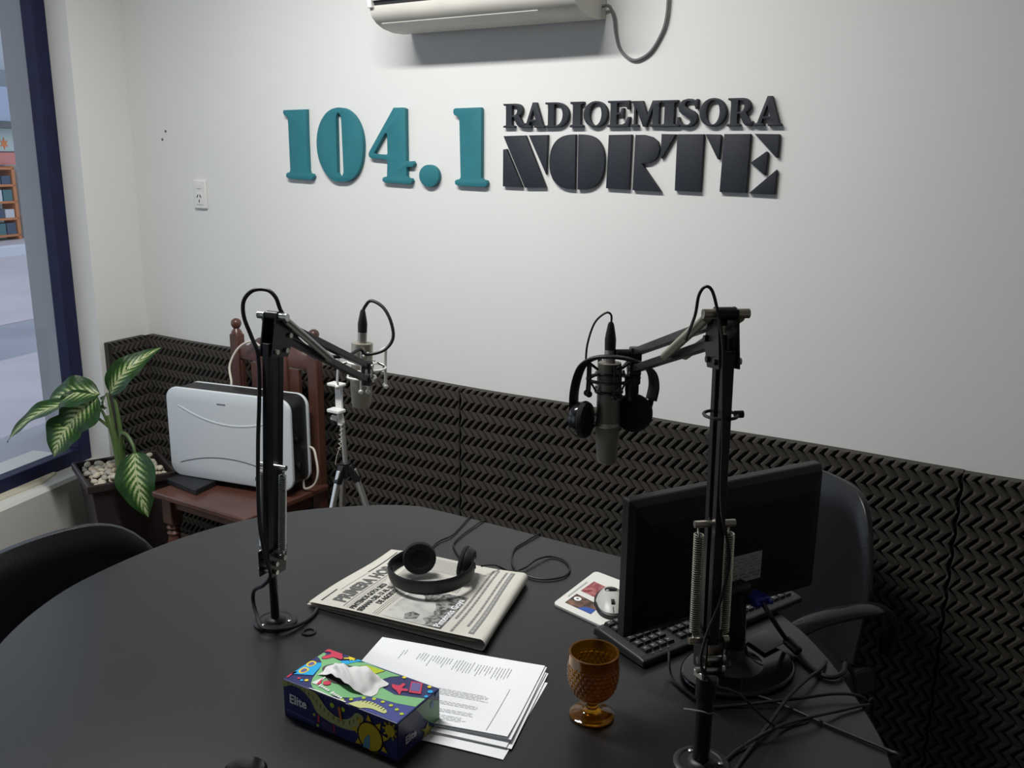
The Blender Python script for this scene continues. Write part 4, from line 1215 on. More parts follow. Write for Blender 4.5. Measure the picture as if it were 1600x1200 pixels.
# ================================================================== KEYBOARD
KO = Vector((-0.532, 1.287, TZ))
KX = Vector((0.390, 0.921, 0)).normalized()
KA = math.atan2(KX.y, KX.x)
kb = thing('keyboard', tuple(KO), 'black computer keyboard lying under the monitor', 'keyboard', rz=KA)
KL, KWd = 0.418, 0.132
b = B()
sec = [(0.0, 0.002), (0.0, 0.013), (0.012, 0.016), (KWd - 0.016, 0.0215), (KWd - 0.002, 0.019), (KWd, 0.004)]
n = len(sec)
b.add([Vector((x, y, z)) for x in (0, KL) for y, z in sec], [tuple(range(n)), tuple(range(2 * n - 1, n - 1, -1))] + [(i, i + n, (i + 1) % n + n, (i + 1) % n) for i in range(n)])
body_k = obj('case', b, mat('keyboard_black', (0.020, 0.021, 0.023), 0.42, bump=0.08, bscale=300), kb, bevel=0.003, smooth=0, world=False)
def keymesh(w):
    bb = B()
    h0, h1, t = 0.0, 0.007, 0.0016
    bb.add([Vector((x, y, z)) for x, y, z in ((0, 0, h0), (w, 0, h0), (w, 0.0155, h0), (0, 0.0155, h0), (t, t, h1), (w - t, t, h1), (w - t, 0.0155 - t, h1), (t, 0.0155 - t, h1))],
           [(3, 2, 1, 0), (4, 5, 6, 7), (0, 1, 5, 4), (1, 2, 6, 5), (2, 3, 7, 6), (3, 0, 4, 7)])
    return bb
M_KEY = mat('key_black', (0.017, 0.018, 0.020), 0.38, bump=0.05, bscale=300)
M_LEG = mat('key_legend_white', (0.20, 0.20, 0.20), 0.6)
KM, LM = {}, {}
def legend(k0):
    if 'm' not in LM:
        o = obj('legend', B().box((0.0062, 0.0085, 0.00715), (0.0050, 0.0036, 0.0003)), M_LEG, k0, smooth=0, world=False)
        LM['m'] = o.data
    else:
        o = bpy.data.objects.new('legend', LM['m'])
        COL.objects.link(o)
        o.parent = k0
# rows counted from the camera side (function keys) to the far, user's side
rows_k = [(0.014, [16.0] * 18), (0.0345, [16.0] * 18), (0.0540, [24] + [16.0] * 16), (0.0720, [28] + [16.0] * 11 + [20]), (0.0900, [36] + [16.0] * 10 + [28]), (0.1080, [22, 18, 20, 92, 20, 18, 18, 22])]
for y0, ws in rows_k:
    x = KL - 0.014
    zb = 0.0145 + (y0 - 0.012) * 0.052
    for w in ws:
        w_ = w / 1000.0
        x -= w_ + 0.0018
        if x < 0.093: break
        if w not in KM:
            k0 = obj('key', keymesh(w_), M_KEY, kb, smooth=0, world=False)
            KM[w] = k0.data
        else:
            k0 = bpy.data.objects.new('key', KM[w])
            COL.objects.link(k0)
            k0.parent = kb
        k0.location = (x, y0, zb)
        legend(k0)
    for c in range(4):
        k0 = bpy.data.objects.new('key', KM[16.0])
        COL.objects.link(k0)
        k0.parent = kb
        k0.location = (0.018 + c * 0.0178, y0, zb)
        legend(k0)
for i in range(3):
    obj('status_light', B().box((0.030 + i * 0.018, 0.0085, 0.0165), (0.003, 0.0016, 0.0012)), M_LEG, kb, smooth=0, world=False)

# ================================================================== MONITOR
MO = Vector((-0.441, 1.394, TZ))
MTH = radians(60.09)
mon = thing('computer_monitor', (MO.x, MO.y, TZ), 'black flat computer monitor seen from behind on a round stand', 'monitor', rz=MTH)
# local x along the panel, -y towards the camera (back of the monitor)
MW, MH, MZ0 = 0.42, 0.235, 0.084
M_MONBACK = mat('monitor_back_black', (0.0050, 0.0054, 0.0064), 0.40, spec=0.35, bump=0.2, bscale=160)
b = B()
x0, x1, z0, z1 = -MW / 2 + 0.012, MW / 2 + 0.004, MZ0, MZ0 + MH
def ring(x0, x1, y, z0, z1): return [Vector((x0, y, z0)), Vector((x1, y, z0)), Vector((x1, y, z1)), Vector((x0, y, z1))]
rings = [ring(x0 + 0.006, x1 - 0.006, 0.024, z0 + 0.006, z1 - 0.006), ring(x0, x1, 0.022, z0, z1), ring(x0, x1, 0.004, z0, z1), ring(x0 + 0.008, x1 - 0.008, -0.006, z0 + 0.008, z1 - 0.010), ring(x0 + 0.03, x1 - 0.03, -0.016, z0 + 0.02, z1 - 0.04)]
vs = [p for r_ in rings for p in r_]
fs = [(0, 1, 2, 3), (19, 18, 17, 16)]
for k in range(4):
    for i in range(4):
        fs.append((k * 4 + i, k * 4 + (i + 1) % 4, (k + 1) * 4 + (i + 1) % 4, (k + 1) * 4 + i))
obj('housing', b.add(vs, fs), M_MONBACK, mon, bevel=0.003, smooth=0, world=False)
obj('screen', B().box((0.008, 0.0245, MZ0 + MH / 2), (MW - 0.034, 0.002, MH - 0.034)), M_GLOSSBLACK, mon, smooth=0, world=False)
# raised fine ribs across the back
for k in range(26):
    z = z0 + 0.030 + k * 0.0062
    obj('rib', B().box((0, -0.0164, z), (MW - 0.075, 0.0016, 0.0022)), M_MONBACK, mon, smooth=0, world=False)
st = obj('sticker', B().box((0.024, -0.0178, MZ0 + 0.083), (0.086, 0.0008, 0.050)), M_LABELP, mon, smooth=0, world=False)
bb = B()
for r_ in range(7):
    xx = -0.014
    while xx < 0.057:
        l = random.uniform(0.004, 0.014)
        bb.box((xx + l / 2, -0.0184, MZ0 + 0.101 - r_ * 0.0058), (l, 0.0003, 0.0014 if r_ < 5 else 0.0034))
        xx += l + random.uniform(0.002, 0.012)
s2 = obj('sticker_print', bb, M_INKG, st, smooth=0, world=False)
s2['kind'] = 'stuff'
obj('neck', B().lathe([(0.022, 0.0), (0.021, 0.03), (0.019, 0.06), (0.017, 0.10), (0.016, 0.125)], 24, (0.0, -0.036, 0.012)), M_GLOSSBLACK, mon, world=False)
obj('neck_flare', B().lathe([(0.052, 0.0), (0.046, 0.003), (0.034, 0.010), (0.026, 0.020), (0.0225, 0.032)], 32, (0.0, -0.036, 0.010)), M_GLOSSBLACK, mon, world=False)
obj('hinge', B().box((0.0, -0.026, 0.128), (0.060, 0.030, 0.04)), M_BLACKPLASTIC, mon, bevel=0.006, world=False)
eb = [(0.105 * cos(2 * pi * i / 48), -0.052 + 0.078 * sin(2 * pi * i / 48)) for i in range(48)]
obj('base', B().prism(eb, 0.0006, 0.010), M_GLOSSBLACK, mon, bevel=0.004, smooth=30, world=False)
obj('vga_port', B().box((0.036, -0.022, MZ0 + 0.038), (0.034, 0.014, 0.014)), M_BLACKPLASTIC, mon, bevel=0.002, world=False)
# small grey card on the stand base
cdz = 0.764
b = B().add([Vector((x, y, z)) for z in (cdz, cdz + 0.0012) for x, y in ((-0.412, 1.452), (-0.392, 1.505), (-0.348, 1.482), (-0.368, 1.425))],
            [(3, 2, 1, 0), (4, 5, 6, 7)] + [(i, (i + 1) % 4, (i + 1) % 4 + 4, i + 4) for i in range(4)])
tag(obj('card', b, mat('grey_card', (0.085, 0.088, 0.085), 0.6), smooth=0), 'small dark grey card lying on the monitor base', 'card')

# VGA plug + cable
mloc = lambda x, y, z: Vector((MO.x, MO.y, TZ)) + Matrix.Rotation(MTH, 3, 'Z') @ Vector((x, y, z))
vg = thing('vga_cable', tuple(mloc(0.06, -0.04, 0.11)), 'black monitor cable with a blue plug and ferrite bead', 'cable')
pr_ = B()
R3 = Matrix.Rotation(MTH, 3, 'Z')
pr_.box(mloc(0.036, -0.045, MZ0 + 0.038), (0.032, 0.032, 0.015), R3)
obj('plug', pr_, M_BLUEPLUG, vg, bevel=0.003)
for dx in (-0.013, 0.013):
    obj('thumbscrew', B().cyl(mloc(0.036 + dx, -0.060, MZ0 + 0.038), mloc(0.036 + dx, -0.068, MZ0 + 0.038), 0.0035, n=10), M_BLUEPLUG, vg)
start = mloc(0.036, -0.060, MZ0 + 0.036)
vp = [start, start + Vector((0.018, -0.004, -0.020)), Vector((-0.352, 1.456, TZ + 0.045)), Vector((-0.345, 1.483, TZ + 0.016)), Vector((-0.327, 1.474, TZ + 0.008)), Vector((-0.301, 1.446, TZ + 0.005)), Vector((-0.271, 1.425, TZ + 0.005)), Vector((-0.252, 1.429, TZ + 0.006)), Vector((-0.243, 1.451, TZ + 0.008)), Vector((-0.246, 1.478, TZ + 0.007)), Vector((-0.235, 1.505, TZ - 0.03)), Vector((-0.225, 1.51, TZ - 0.12)), Vector((-0.22, 1.50, TZ - 0.45))]
vps = spline(vp, 7)
obj('cord', B().tube(vps, 0.0042, 8), M_RUBBER, vg)
ib = [p for p in vps if p.z < TZ + 0.02][2]
obj('ferrite', B().cyl(Vector((-0.350, 1.486, TZ + 0.017)), Vector((-0.322, 1.470, TZ + 0.009)), 0.0085, n=14), M_BLACKPLASTIC, vg, bevel=0.002)

# ---- loose cables on the table
def cable(pts, r, label, m=None, n=6, nm='cable'):
    return tag(obj(nm, B().tube(spline(pts, n), r, 7), m or M_RUBBER), label, 'cable')
zc = TZ + 0.0032
L3 = lambda pts, z=zc: [(x, y, z) for x, y in pts]
cable(L3([(-0.426, 1.344 - 0.09), (-0.389, 1.300), (-0.342, 1.310), (-0.287, 1.303), (-0.235, 1.292), (-0.186, 1.284), (-0.142, 1.276)]) + [(-0.124, 1.272, TZ - 0.002), (-0.116, 1.270, TZ - 0.06), (-0.11, 1.27, TZ - 0.4)], 0.0026, 'thin black cable running to the right table edge in front of the monitor')
cable([(-0.395, 1.238, zc), (-0.368, 1.262, zc), (-0.323, 1.290, zc + 0.007), (-0.283, 1.328, zc + 0.007), (-0.243, 1.368, zc + 0.007), (-0.212, 1.387, zc + 0.006)] + [(-0.193, 1.392, TZ + 0.001), (-0.183, 1.395, TZ - 0.03), (-0.18, 1.39, TZ - 0.4)], 0.0026, 'black cable arching over the right table edge behind the right microphone pole')
cable([(-0.277, 1.474, zc + 0.0005), (-0.276, 1.438, zc + 0.006), (-0.286, 1.374, zc + 0.014), (-0.296, 1.304, zc + 0.016), (-0.304, 1.230, zc + 0.007), (-0.313, 1.153, zc), (-0.318, 1.06, zc), (-0.34, 0.98, zc)], 0.003, 'black cable crossing the table from the edge towards the camera')
cable([(-0.335, 1.118, zc), (-0.322, 1.167, zc + 0.002), (-0.290, 1.222, zc + 0.013), (-0.257, 1.272, zc + 0.013), (-0.222, 1.335, zc + 0.003), (-0.193, 1.376, zc), (-0.186, 1.398, TZ - 0.015), (-0.178, 1.40, TZ - 0.1)], 0.0024, 'thin black cable curving beside the right microphone base')
cable([(-0.500, 1.318, TZ + 0.026), (-0.492, 1.300, TZ + 0.022), (-0.482, 1.286, TZ + 0.006), (-0.462, 1.270, zc), (-0.43, 1.252, zc), (-0.40, 1.238, zc)], 0.0022, 'thin keyboard cable hanging over the keyboard edge')
cable([(-0.935, 1.40, TZ + 0.040), (-0.925, 1.435, TZ + 0.03), (-0.915, 1.475, zc + 0.001), (-0.896, 1.502, zc + 0.002), (-0.893, 1.550, zc + 0.004), (-0.880, 1.586, zc), (-0.847, 1.586, zc), (-0.816, 1.554, zc), (-0.811, 1.515, zc), (-0.838, 1.483, zc), (-0.877, 1.478, zc), (-0.912, 1.492, zc), (-0.942, 1.527, zc), (-0.966, 1.577, zc), (-0.966, 1.627, zc), (-0.964, 1.664, zc), (-0.963, 1.683, TZ - 0.004), (-0.962, 1.688, TZ - 0.08)], 0.0021, 'black headphone cord looped on the table beside the newspaper')
cable(L3([(-1.098, 1.455), (-1.120, 1.482), (-1.128, 1.520), (-1.123, 1.558), (-1.136, 1.615)]) + [(-1.150, 1.664, zc), (-1.154, 1.683, TZ - 0.006), (-1.155, 1.688, TZ - 0.08)], 0.0018, 'thin black cord running from the headphones to the far table edge')
cable(L3([(-1.040, 1.475), (-1.075, 1.505), (-1.095, 1.530), (-1.106, 1.578), (-1.110, 1.625)]) + [(-1.113, 1.662, zc), (-1.108, 1.683, TZ - 0.008), (-1.100, 1.688, TZ - 0.08)], 0.0018, 'thin black cord beside another one behind the headphones')

# ================================================================== MICROPHONE ARMS
def mic_arm(base, arm_dir, z_br, z_s0, z_s1, z_top, tip, label, thick_pole, nut, lat=0.021, bar_w=0.0135, lean=None, pole_r=0.0078, spring_m=None, cover_m=None):
    """desk boom arm: flange, pole, bracket, twin-bar lower arm with springs, elbow, twin-bar upper arm, end bracket"""
    base = Vector(base)
    t = thing('boom_stand', tuple(base), label, 'microphone stand', 'boom stands on the table')
    tip = Vector(tip)
    d = Vector((tip.x - base.x, tip.y - base.y, 0)).normalized() if arm_dir is None else Vector(arm_dir).normalized()
    s = Vector((d.y, -d.x, 0))            # lateral
    if s.dot(Vector((1, 0.5, 0))) < 0: s = -s
    up = Vector((0, 0, 1))
    P = lambda z, a=0.0, l=0.0: Vector((base.x, base.y, 0)) + (Vector((lean[0], lean[1], 0)) * ((z - z_br) / (z_top - z_br)) if lean and z > z_br else Vector((0, 0, 0))) + d * a + s * l + up * z
    R = 0.039
    fl = obj('flange', B().lathe([(R, 0.0006), (R, 0.004), (R - 0.003, 0.006), (R - 0.008, 0.0062), (R - 0.010, 0.0045), (0.020, 0.0045), (0.018, 0.008), (0.012, 0.011), (0.0, 0.011)], 40, base, cap=False), M_BLACKPLASTIC, t)
    for k in range(3):
        a = 2 * pi * k / 3 + 0.4
        obj('screw', B().lathe([(0.0035, 0.0), (0.0035, 0.0015), (0.002, 0.0024), (0, 0.0025)], 10, base + Vector((0.027 * cos(a), 0.027 * sin(a), 0.0045)), cap=False), M_CHROME, fl)
    obj('pole', B().cyl(base + up * 0.008, P(z_br - 0.004), pole_r, n=20), M_BLACKMETAL, t)
    if nut:
        obj('collar', B().cyl(P(z_br - 0.040), P(z_br - 0.006), pole_r + 0.0022, n=20), M_BLACKMETAL, t)
        obj('hex_nut', B().cyl(P(z_br - 0.006), P(z_br + 0.003), 0.0185, n=6), M_NICKEL, t, smooth=20, bevel=0.001)
        obj('stud', B().cyl(P(z_br + 0.003), P(z_br + 0.030), 0.0095, n=16), mat('bronze_stud', (0.20, 0.13, 0.07), 0.4, metal=0.8), t)
    # lower bracket: two cheek plates
    for l in (-0.011, 0.011):
        pts = [P(z_br, -0.022, l), P(z_br, 0.022, l), P(z_s0 + 0.012, 0.026, l), P(z_s0 + 0.012, -0.026, l)]
        w = s * 0.0012
        obj('bracket', B().add([p - w for p in pts] + [p + w for p in pts], [(3, 2, 1, 0), (4, 5, 6, 7)] + [(i, (i + 1) % 4, (i + 1) % 4 + 4, i + 4) for i in range(4)]), M_BLACKMETAL, t, smooth=0)
    for zz in (z_br + 0.010, z_br + 0.026):
        obj('bolt', B().cyl(P(zz, -0.012, -0.020), P(zz, -0.012, 0.020), 0.0042, n=12), M_CHROME, t)
    # lower arm bars
    A0, A1 = P(z_s0, -0.0125), P(z_top - 0.030, -0.014)
    C0, C1 = P(z_s0 + 0.004, 0.0125), P(z_top - 0.014, 0.014)
    obj('lower_bar', B().bar(A0, A1, bar_w, bar_w, d), M_BLACKMETAL, t, bevel=0.001, smooth=0)
    obj('lower_bar', B().bar(C0, C1, bar_w, bar_w, d), M_BLACKMETAL, t, bevel=0.001, smooth=0)
    for zz in (z_s0 - 0.002, z_s1 + 0.004):
        obj('spring_pin', B().cyl(P(zz, 0.0, -lat - 0.007), P(zz, 0.0, lat + 0.007), 0.0048, n=14), spring_m or M_CHROME, t)
    for l in (-lat, lat):
        obj('spring', B().helix(P(z_s0 + 0.010, 0, l), P(z_s1 - 0.010, 0, l), 0.0064, 0.00105, int((z_s1 - z_s0) / 0.0036)), spring_m or M_CHROME, t, smooth=60)
        for za, zb in ((z_s0, z_s0 + 0.012), (z_s1 - 0.012, z_s1 + 0.004)):
            obj('spring_core', B().cyl(P(z_s0 + 0.012, 0, l), P(z_s1 - 0.012, 0, l), 0.0044, n=10), M_BLACKMETAL, t) if za == z_s0 else None
            obj('spring_hook', B().tube(spline([P(za, 0, l), P((za + zb) / 2, 0.004, l), P(zb, 0, l)], 4), 0.0016, 6), spring_m or M_CHROME, t)
    # elbow: cheek plates
    E = P(z_top)
    ud = (tip - E)
    ud = ud.normalized()
    for l in (-0.0125, 0.0125):
        pts = [E + s * l + d * a + up * h for a, h in ((-0.024, -0.052), (0.018, -0.058), (0.034, -0.028), (0.022, 0.010), (0.006, 0.022), (-0.008, 0.020))]
        w = s * 0.0013
        n_ = len(pts)
        obj('elbow_plate', B().add([p - w for p in pts] + [p + w for p in pts], [tuple(range(n_ - 1, -1, -1)), tuple(range(n_, 2 * n_))] + [(i, (i + 1) % n_, (i + 1) % n_ + n_, i + n_) for i in range(n_)]), M_BLACKMETAL, t, smooth=0)
        for a, h in ((-0.014, -0.044), (0.012, -0.046), (0.024, -0.022)):
            q = E + s * l * 1.05 + d * a + up * h
            obj('rivet', B().cyl(q, q + s * (0.005 if l > 0 else -0.005), 0.0045, n=12), M_NICKEL if l > 0 else M_BLACKMETAL, t)
    obj('cross_pin', B().cyl(E + up * 0.014 - s * 0.030, E + up * 0.014 + s * 0.030, 0.0062, n=18), spring_m or M_CHROME, t)
    obj('pin_sleeve', B().cyl(E + up * 0.014 - s * 0.0115, E + up * 0.014 + s * 0.0115, 0.0085, n=18), M_BLACKMETAL, t)
    # upper arm bars
    u0a, u0b = E + d * 0.022 + up * (-0.026), E + d * 0.010 + up * 0.004
    off = up * 0.030
    e0a, e0b = tip - off * 0.5, tip + off * 0.5
    obj('upper_bar', B().bar(u0a, e0a, bar_w, bar_w * 0.95, up), M_BLACKMETAL, t, bevel=0.001, smooth=0)
    obj('upper_bar', B().bar(u0b, e0b, bar_w, bar_w * 0.95, up), M_BLACKMETAL, t, bevel=0.001, smooth=0)
    # spring covers
    for l in (-0.022, 0.022):
        a = E + up * 0.012 + s * l
        bq = u0a + (e0a - u0a) * 0.44 + s * l * 0.7
        obj('spring_cover', B().cyl(a + (bq - a) * 0.04, bq, 0.0066, n=16), cover_m or M_NICKEL, t)
    obj('cover_pin', B().cyl(u0a + (e0a - u0a) * 0.44 - s * 0.020, u0a + (e0a - u0a) * 0.44 + s * 0.020, 0.003, n=10), M_BLACKMETAL, t)
    # end bracket
    obj('end_bracket', B().bar(tip + up * 0.024, tip - up * 0.026, 0.020, 0.016, d), M_BLACKMETAL, t, bevel=0.002)
    for h in (0.015, -0.015):
        obj('rivet', B().cyl(tip + up * h - s * 0.014, tip + up * h + s * 0.014, 0.0042, n=12), M_NICKEL, t)
    return t, P, s, d

SIL = mat('bright_zinc_spring', (0.60, 0.63, 0.60), 0.28, metal=1.0, bump=0.02, bscale=100)
BRS = mat('yellowed_zinc_spring', (0.50, 0.47, 0.38), 0.32, metal=1.0, bump=0.02, bscale=100)
TIP_L = Vector((-1.215, 1.395, 1.150))
armL, PL, sL, dL = mic_arm((-1.166, 1.066, TZ), None, 0.848, 0.885, 1.048, 1.305, TIP_L, 'black boom arm with bright springs standing beside the newspaper', True, False, lean=(0.022, 0.012), spring_m=SIL, cover_m=mat('grey_sleeve', (0.28, 0.30, 0.28), 0.4, metal=0.7))
TIP_R = Vector((-0.634, 1.428, 1.243))
armR, PR, sR, dR = mic_arm((-0.361, 1.101, TZ), None, 0.898, 0.948, 1.112, 1.382, TIP_R, 'black boom arm with yellowish springs standing in front of the monitor', True, True, lean=(-0.006, -0.004), pole_r=0.0118, spring_m=BRS, cover_m=mat('olive_sleeve', (0.33, 0.32, 0.24), 0.45, metal=0.6))
obj('cable_clamp', B().cyl(PR(1.265, 0, 0.019), PR(1.265, 0, 0.030), 0.005, n=12), M_BLACKPLASTIC, armR)
obj('clamp_ring', B().torus(PR(1.265, 0, 0.0), 0.0215, 0.0022, (0, 0, 1), 20, 6), M_BLACKPLASTIC, armR)

# ---- microphones
def microphone(top, axis, L, r, body_m, grille_m, label, ring_h, split=0.52):
    t = thing('microphone', tuple(top), label, 'microphone')
    ax = Vector(axis).normalized()
    top = Vector(top)
    Lb = L * split
    bd = obj('body', B().lathe([(r * 0.55, 0.0), (r * 0.98, 0.001), (r, 0.004), (r, Lb * 0.5), (r * 1.02, Lb)], 36, top, ax), body_m, t)
    gl = [(r * 1.03, Lb + 0.006), (r * 1.05, Lb + 0.012), (r * 1.00, Lb + (L - Lb) * 0.45), (r * 0.90, L * 0.93), (r * 0.80, L * 0.985), (r * 0.55, L), (0.0005, L)]
    obj('grille', B().lathe(gl, 36, top, ax), grille_m, t)
    obj('band', B().lathe([(r * 1.035, Lb), (r * 1.07, Lb + 0.001), (r * 1.07, Lb + 0.0065), (r * 1.035, Lb + 0.0075)], 36, top, ax), M_NICKEL, t)
    obj('xlr_socket', B().lathe([(0.0098, -0.022), (0.0098, 0.002)], 20, top, ax), M_NICKEL, t)
    return t
LT, LBm = Vector((-1.258, 1.431, 1.203)), Vector((-1.262, 1.426, 1.062))
microphone(LT, LBm - LT, (LBm - LT).length, 0.0225, M_CHAMP, M_MESHG, 'champagne condenser microphone hanging upside down from the left boom arm', 0)
RT, RB = Vector((-0.671, 1.404, 1.240)), Vector((-0.669, 1.402, 1.056))
microphone(RT, RB - RT, (RB - RT).length, 0.0205, M_DARKMIC, M_DARKGRILLE, 'grey condenser microphone hanging from the right boom arm', 0, split=0.58)

def xlr(top, ax, label):
    ax = Vector(ax).normalized()
    b = B().lathe([(0.0095, 0.014), (0.0100, 0.040), (0.0085, 0.050), (0.0055, 0.066), (0.0035, 0.070)], 20, top, -ax)
    return b

# ---- shock mounts
def shock(c, ax, R, r, m, label, wires, tip, legs):
    ax = Vector(ax).normalized()
    t = thing('shock_mount', tuple(c), label, 'shock mount')
    c = Vector(c)
    s, u = frame(ax)
    obj('outer_ring', B().torus(c, R, r, ax, 36, 8), m, t)
    obj('inner_ring', B().torus(c - ax * 0.010, R * 0.60, r * 0.9, ax, 30, 8), m, t)
    obj('inner_ring', B().torus(c + ax * 0.022, R * 0.60, r * 0.9, ax, 30, 8), m, t)
    for k in range(4):
        a = 2 * pi * k / 4 + 0.6
        e = s * cos(a) + u * sin(a)
        a2 = a + 0.28
        e2 = s * cos(a2) + u * sin(a2)
        p0, p1 = c + e * R - ax * legs[0], c + e * R * 1.03 + ax * legs[1]
        obj('wire_post', B().tube([p0, c + e * R, p1], r * 0.8, 7), m, t)
        q0 = c + e2 * R - ax * legs[0]
        obj('wire_post', B().tube([q0, c + e2 * R, c + e2 * R * 1.03 + ax * legs[1]], r * 0.8, 7), m, t)
        obj('wire_bridge', B().tube(spline([p0, (p0 + q0) / 2 - e * R * 0.42 + ax * 0.012, q0], 5), r * 0.8, 6), m, t)
        for p in (p1, c + e2 * R * 1.03 + ax * legs[1]):
            obj('wire_tip', B().ball(p, r * 1.9, 10, 7), m, t)
        obj('elastic', B().tube([c + e2 * R, c - ax * 0.010 + e * R * 0.60], r * 0.6, 5), M_RUBBER, t)
        obj('elastic', B().tube([c + e * R, c + ax * 0.022 + e2 * R * 0.60], r * 0.6, 5), M_RUBBER, t)
    # stem to the arm end
    tip = Vector(tip)
    dirv = (tip - c)
    dirv -= ax * dirv.dot(ax)
    e = dirv.normalized()
    obj('stem', B().bar(c + e * (R - 0.002), c + e * (R + 0.016), 0.014, 0.018, ax), m, t, bevel=0.002)
    obj('swivel', B().tube([c + e * (R + 0.012), (c + e * (R + 0.016) + tip) / 2, tip], 0.006, 12), M_BLACKMETAL if m is not M_BRIGHT else m, t)
    obj('thumb_screw', B().cyl(c + e * (R + 0.008) + ax * 0.008, c + e * (R + 0.008) + ax * 0.026, 0.0065, n=14), m, t)
    return t
axL = (LBm - LT).normalized()
M_BRIGHT = mat('bright_nickel_wire', (0.82, 0.82, 0.80), 0.4, metal=0.15, bump=0.02)
shock(LT + axL * 0.052, axL, 0.050, 0.0027, M_BRIGHT, 'bright wire shock mount around the left microphone', 4, TIP_L - Vector((0, 0, 0.026)), (0.040, 0.042))
axR = (RB - RT).normalized()
shock(RT + axR * 0.030, axR, 0.038, 0.0031, M_BLACKMETAL, 'black wire shock mount around the right microphone', 4, TIP_R - Vector((0, 0, 0.026)), (0.030, 0.024))
R_U = -dR
obj('tilt_knob', B().cyl(TIP_R + Vector((0, 0, 0.012)) - sR * 0.010, TIP_R + Vector((0, 0, 0.012)) - sR * 0.036, 0.0085, n=16), M_BLACKPLASTIC, armR, bevel=0.002)
obj('swivel_head', B().lathe([(0.012, 0.0), (0.013, 0.004), (0.012, 0.016), (0.010, 0.040), (0.007, 0.046)], 20, TIP_R + Vector((-0.004, -0.002, -0.026)), (0, 0, -1)), M_BLACKPLASTIC, armR)

# ---- microphone cables
def D3(*pts): return [Vector(p) for p in pts]
xL = LT - axL * 0.064
cl = thing('microphone_cable', tuple(LT), 'black microphone cable looping over the left boom arm', 'cable')
obj('connector', xlr(LT, axL, ''), M_BLACKPLASTIC, cl)
pts = [xL, xL - axL * 0.012 + Vector((0.004, 0.002, 0.0)), Vector((-1.238, 1.440, 1.292)), Vector((-1.212, 1.446, 1.280)), Vector((-1.192, 1.446, 1.252)), Vector((-1.185, 1.443, 1.218)), Vector((-1.195, 1.425, 1.195)), Vector((-1.218, 1.398, 1.188)),
       Vector((-1.225, 1.385, 1.200)), Vector((-1.21, 1.33, 1.198)), Vector((-1.196, 1.25, 1.215)), Vector((-1.170, 1.16, 1.262)), Vector((-1.145, 1.10, 1.322)), Vector((-1.135, 1.085, 1.335)), Vector((-1.138, 1.080, 1.352)), Vector((-1.150, 1.074, 1.363)), Vector((-1.170, 1.062, 1.362)), Vector((-1.184, 1.053, 1.345)), Vector((-1.183, 1.050, 1.318)),
       Vector((-1.170, 1.052, 1.285)), Vector((-1.157, 1.052, 1.255)), Vector((-1.153, 1.047, 1.19)), Vector((-1.158, 1.042, 1.10)), Vector((-1.163, 1.040, 1.00)), Vector((-1.160, 1.038, 0.94)), Vector((-1.152, 1.040, 0.89)), Vector((-1.150, 1.046, 0.855)), Vector((-1.168, 1.045, 0.832)), Vector((-1.198, 1.050, 0.812)), Vector((-1.206, 1.052, 0.788)), Vector((-1.184, 1.040, 0.768)), Vector((-1.150, 1.022, 0.763)), Vector((-1.122, 1.048, 0.7575)), Vector((-1.116, 1.085, 0.7545)), Vector((-1.122, 1.118, 0.754)), Vector((-1.132, 1.140, 0.754))]
obj('cord', B().tube(spline(pts, 6), 0.0035, 8), M_RUBBER, cl)
xR = RT - axR * 0.080
cr_ = thing('microphone_cable', tuple(RT), 'thin black microphone cable running along the right boom arm', 'cable')
obj('connector', xlr(RT, axR, ''), M_BLACKPLASTIC, cr_)
pts = [xR + axR * 0.016, xR - axR * 0.002, xR + Vector((-0.008, -0.006, 0.006)), xR + Vector((-0.024, -0.015, -0.012)), xR + Vector((-0.034, -0.020, -0.050)), xR + Vector((-0.036, -0.02, -0.085))]
obj('cord', B().tube(spline(pts, 6), 0.0019, 7), M_RUBBER, cr_)
pts = [PR(1.352, 0.06, -0.03), PR(1.390, 0.020, -0.033), PR(1.418, 0.006, -0.034), PR(1.430, 0.0, -0.028), PR(1.424, -0.004, -0.020), PR(1.395, -0.012, -0.014), PR(1.36, -0.028, -0.012), PR(1.31, -0.030, -0.010), PR(1.24, -0.028, -0.006), PR(1.15, -0.028, -0.003), PR(1.08, -0.026, 0.012), PR(1.02, -0.026, 0.004), PR(0.97, -0.028, -0.014), PR(0.93, -0.034, -0.022), PR(0.895, -0.03, 0.0), PR(0.885, -0.028, 0.022), PR(0.86, -0.01, 0.05), PR(0.80, 0.03, 0.10), PR(0.757, 0.06, 0.145), PR(0.754, 0.08, 0.20)]
obj('cord', B().tube(spline(pts, 6), 0.0021, 7), M_RUBBER, cr_)
tag(obj('cable_tie', B().tube(spline([PR(0.842, 0, -0.030), PR(0.846, -0.014, -0.012), PR(0.842, -0.0155, 0.0), PR(0.836, -0.010, 0.014), PR(0.815, -0.02, 0.035), PR(0.795, -0.03, 0.052)], 5), 0.0012, 6), M_GREYCABLE), 'grey cable tie around the right microphone pole', 'cable tie')

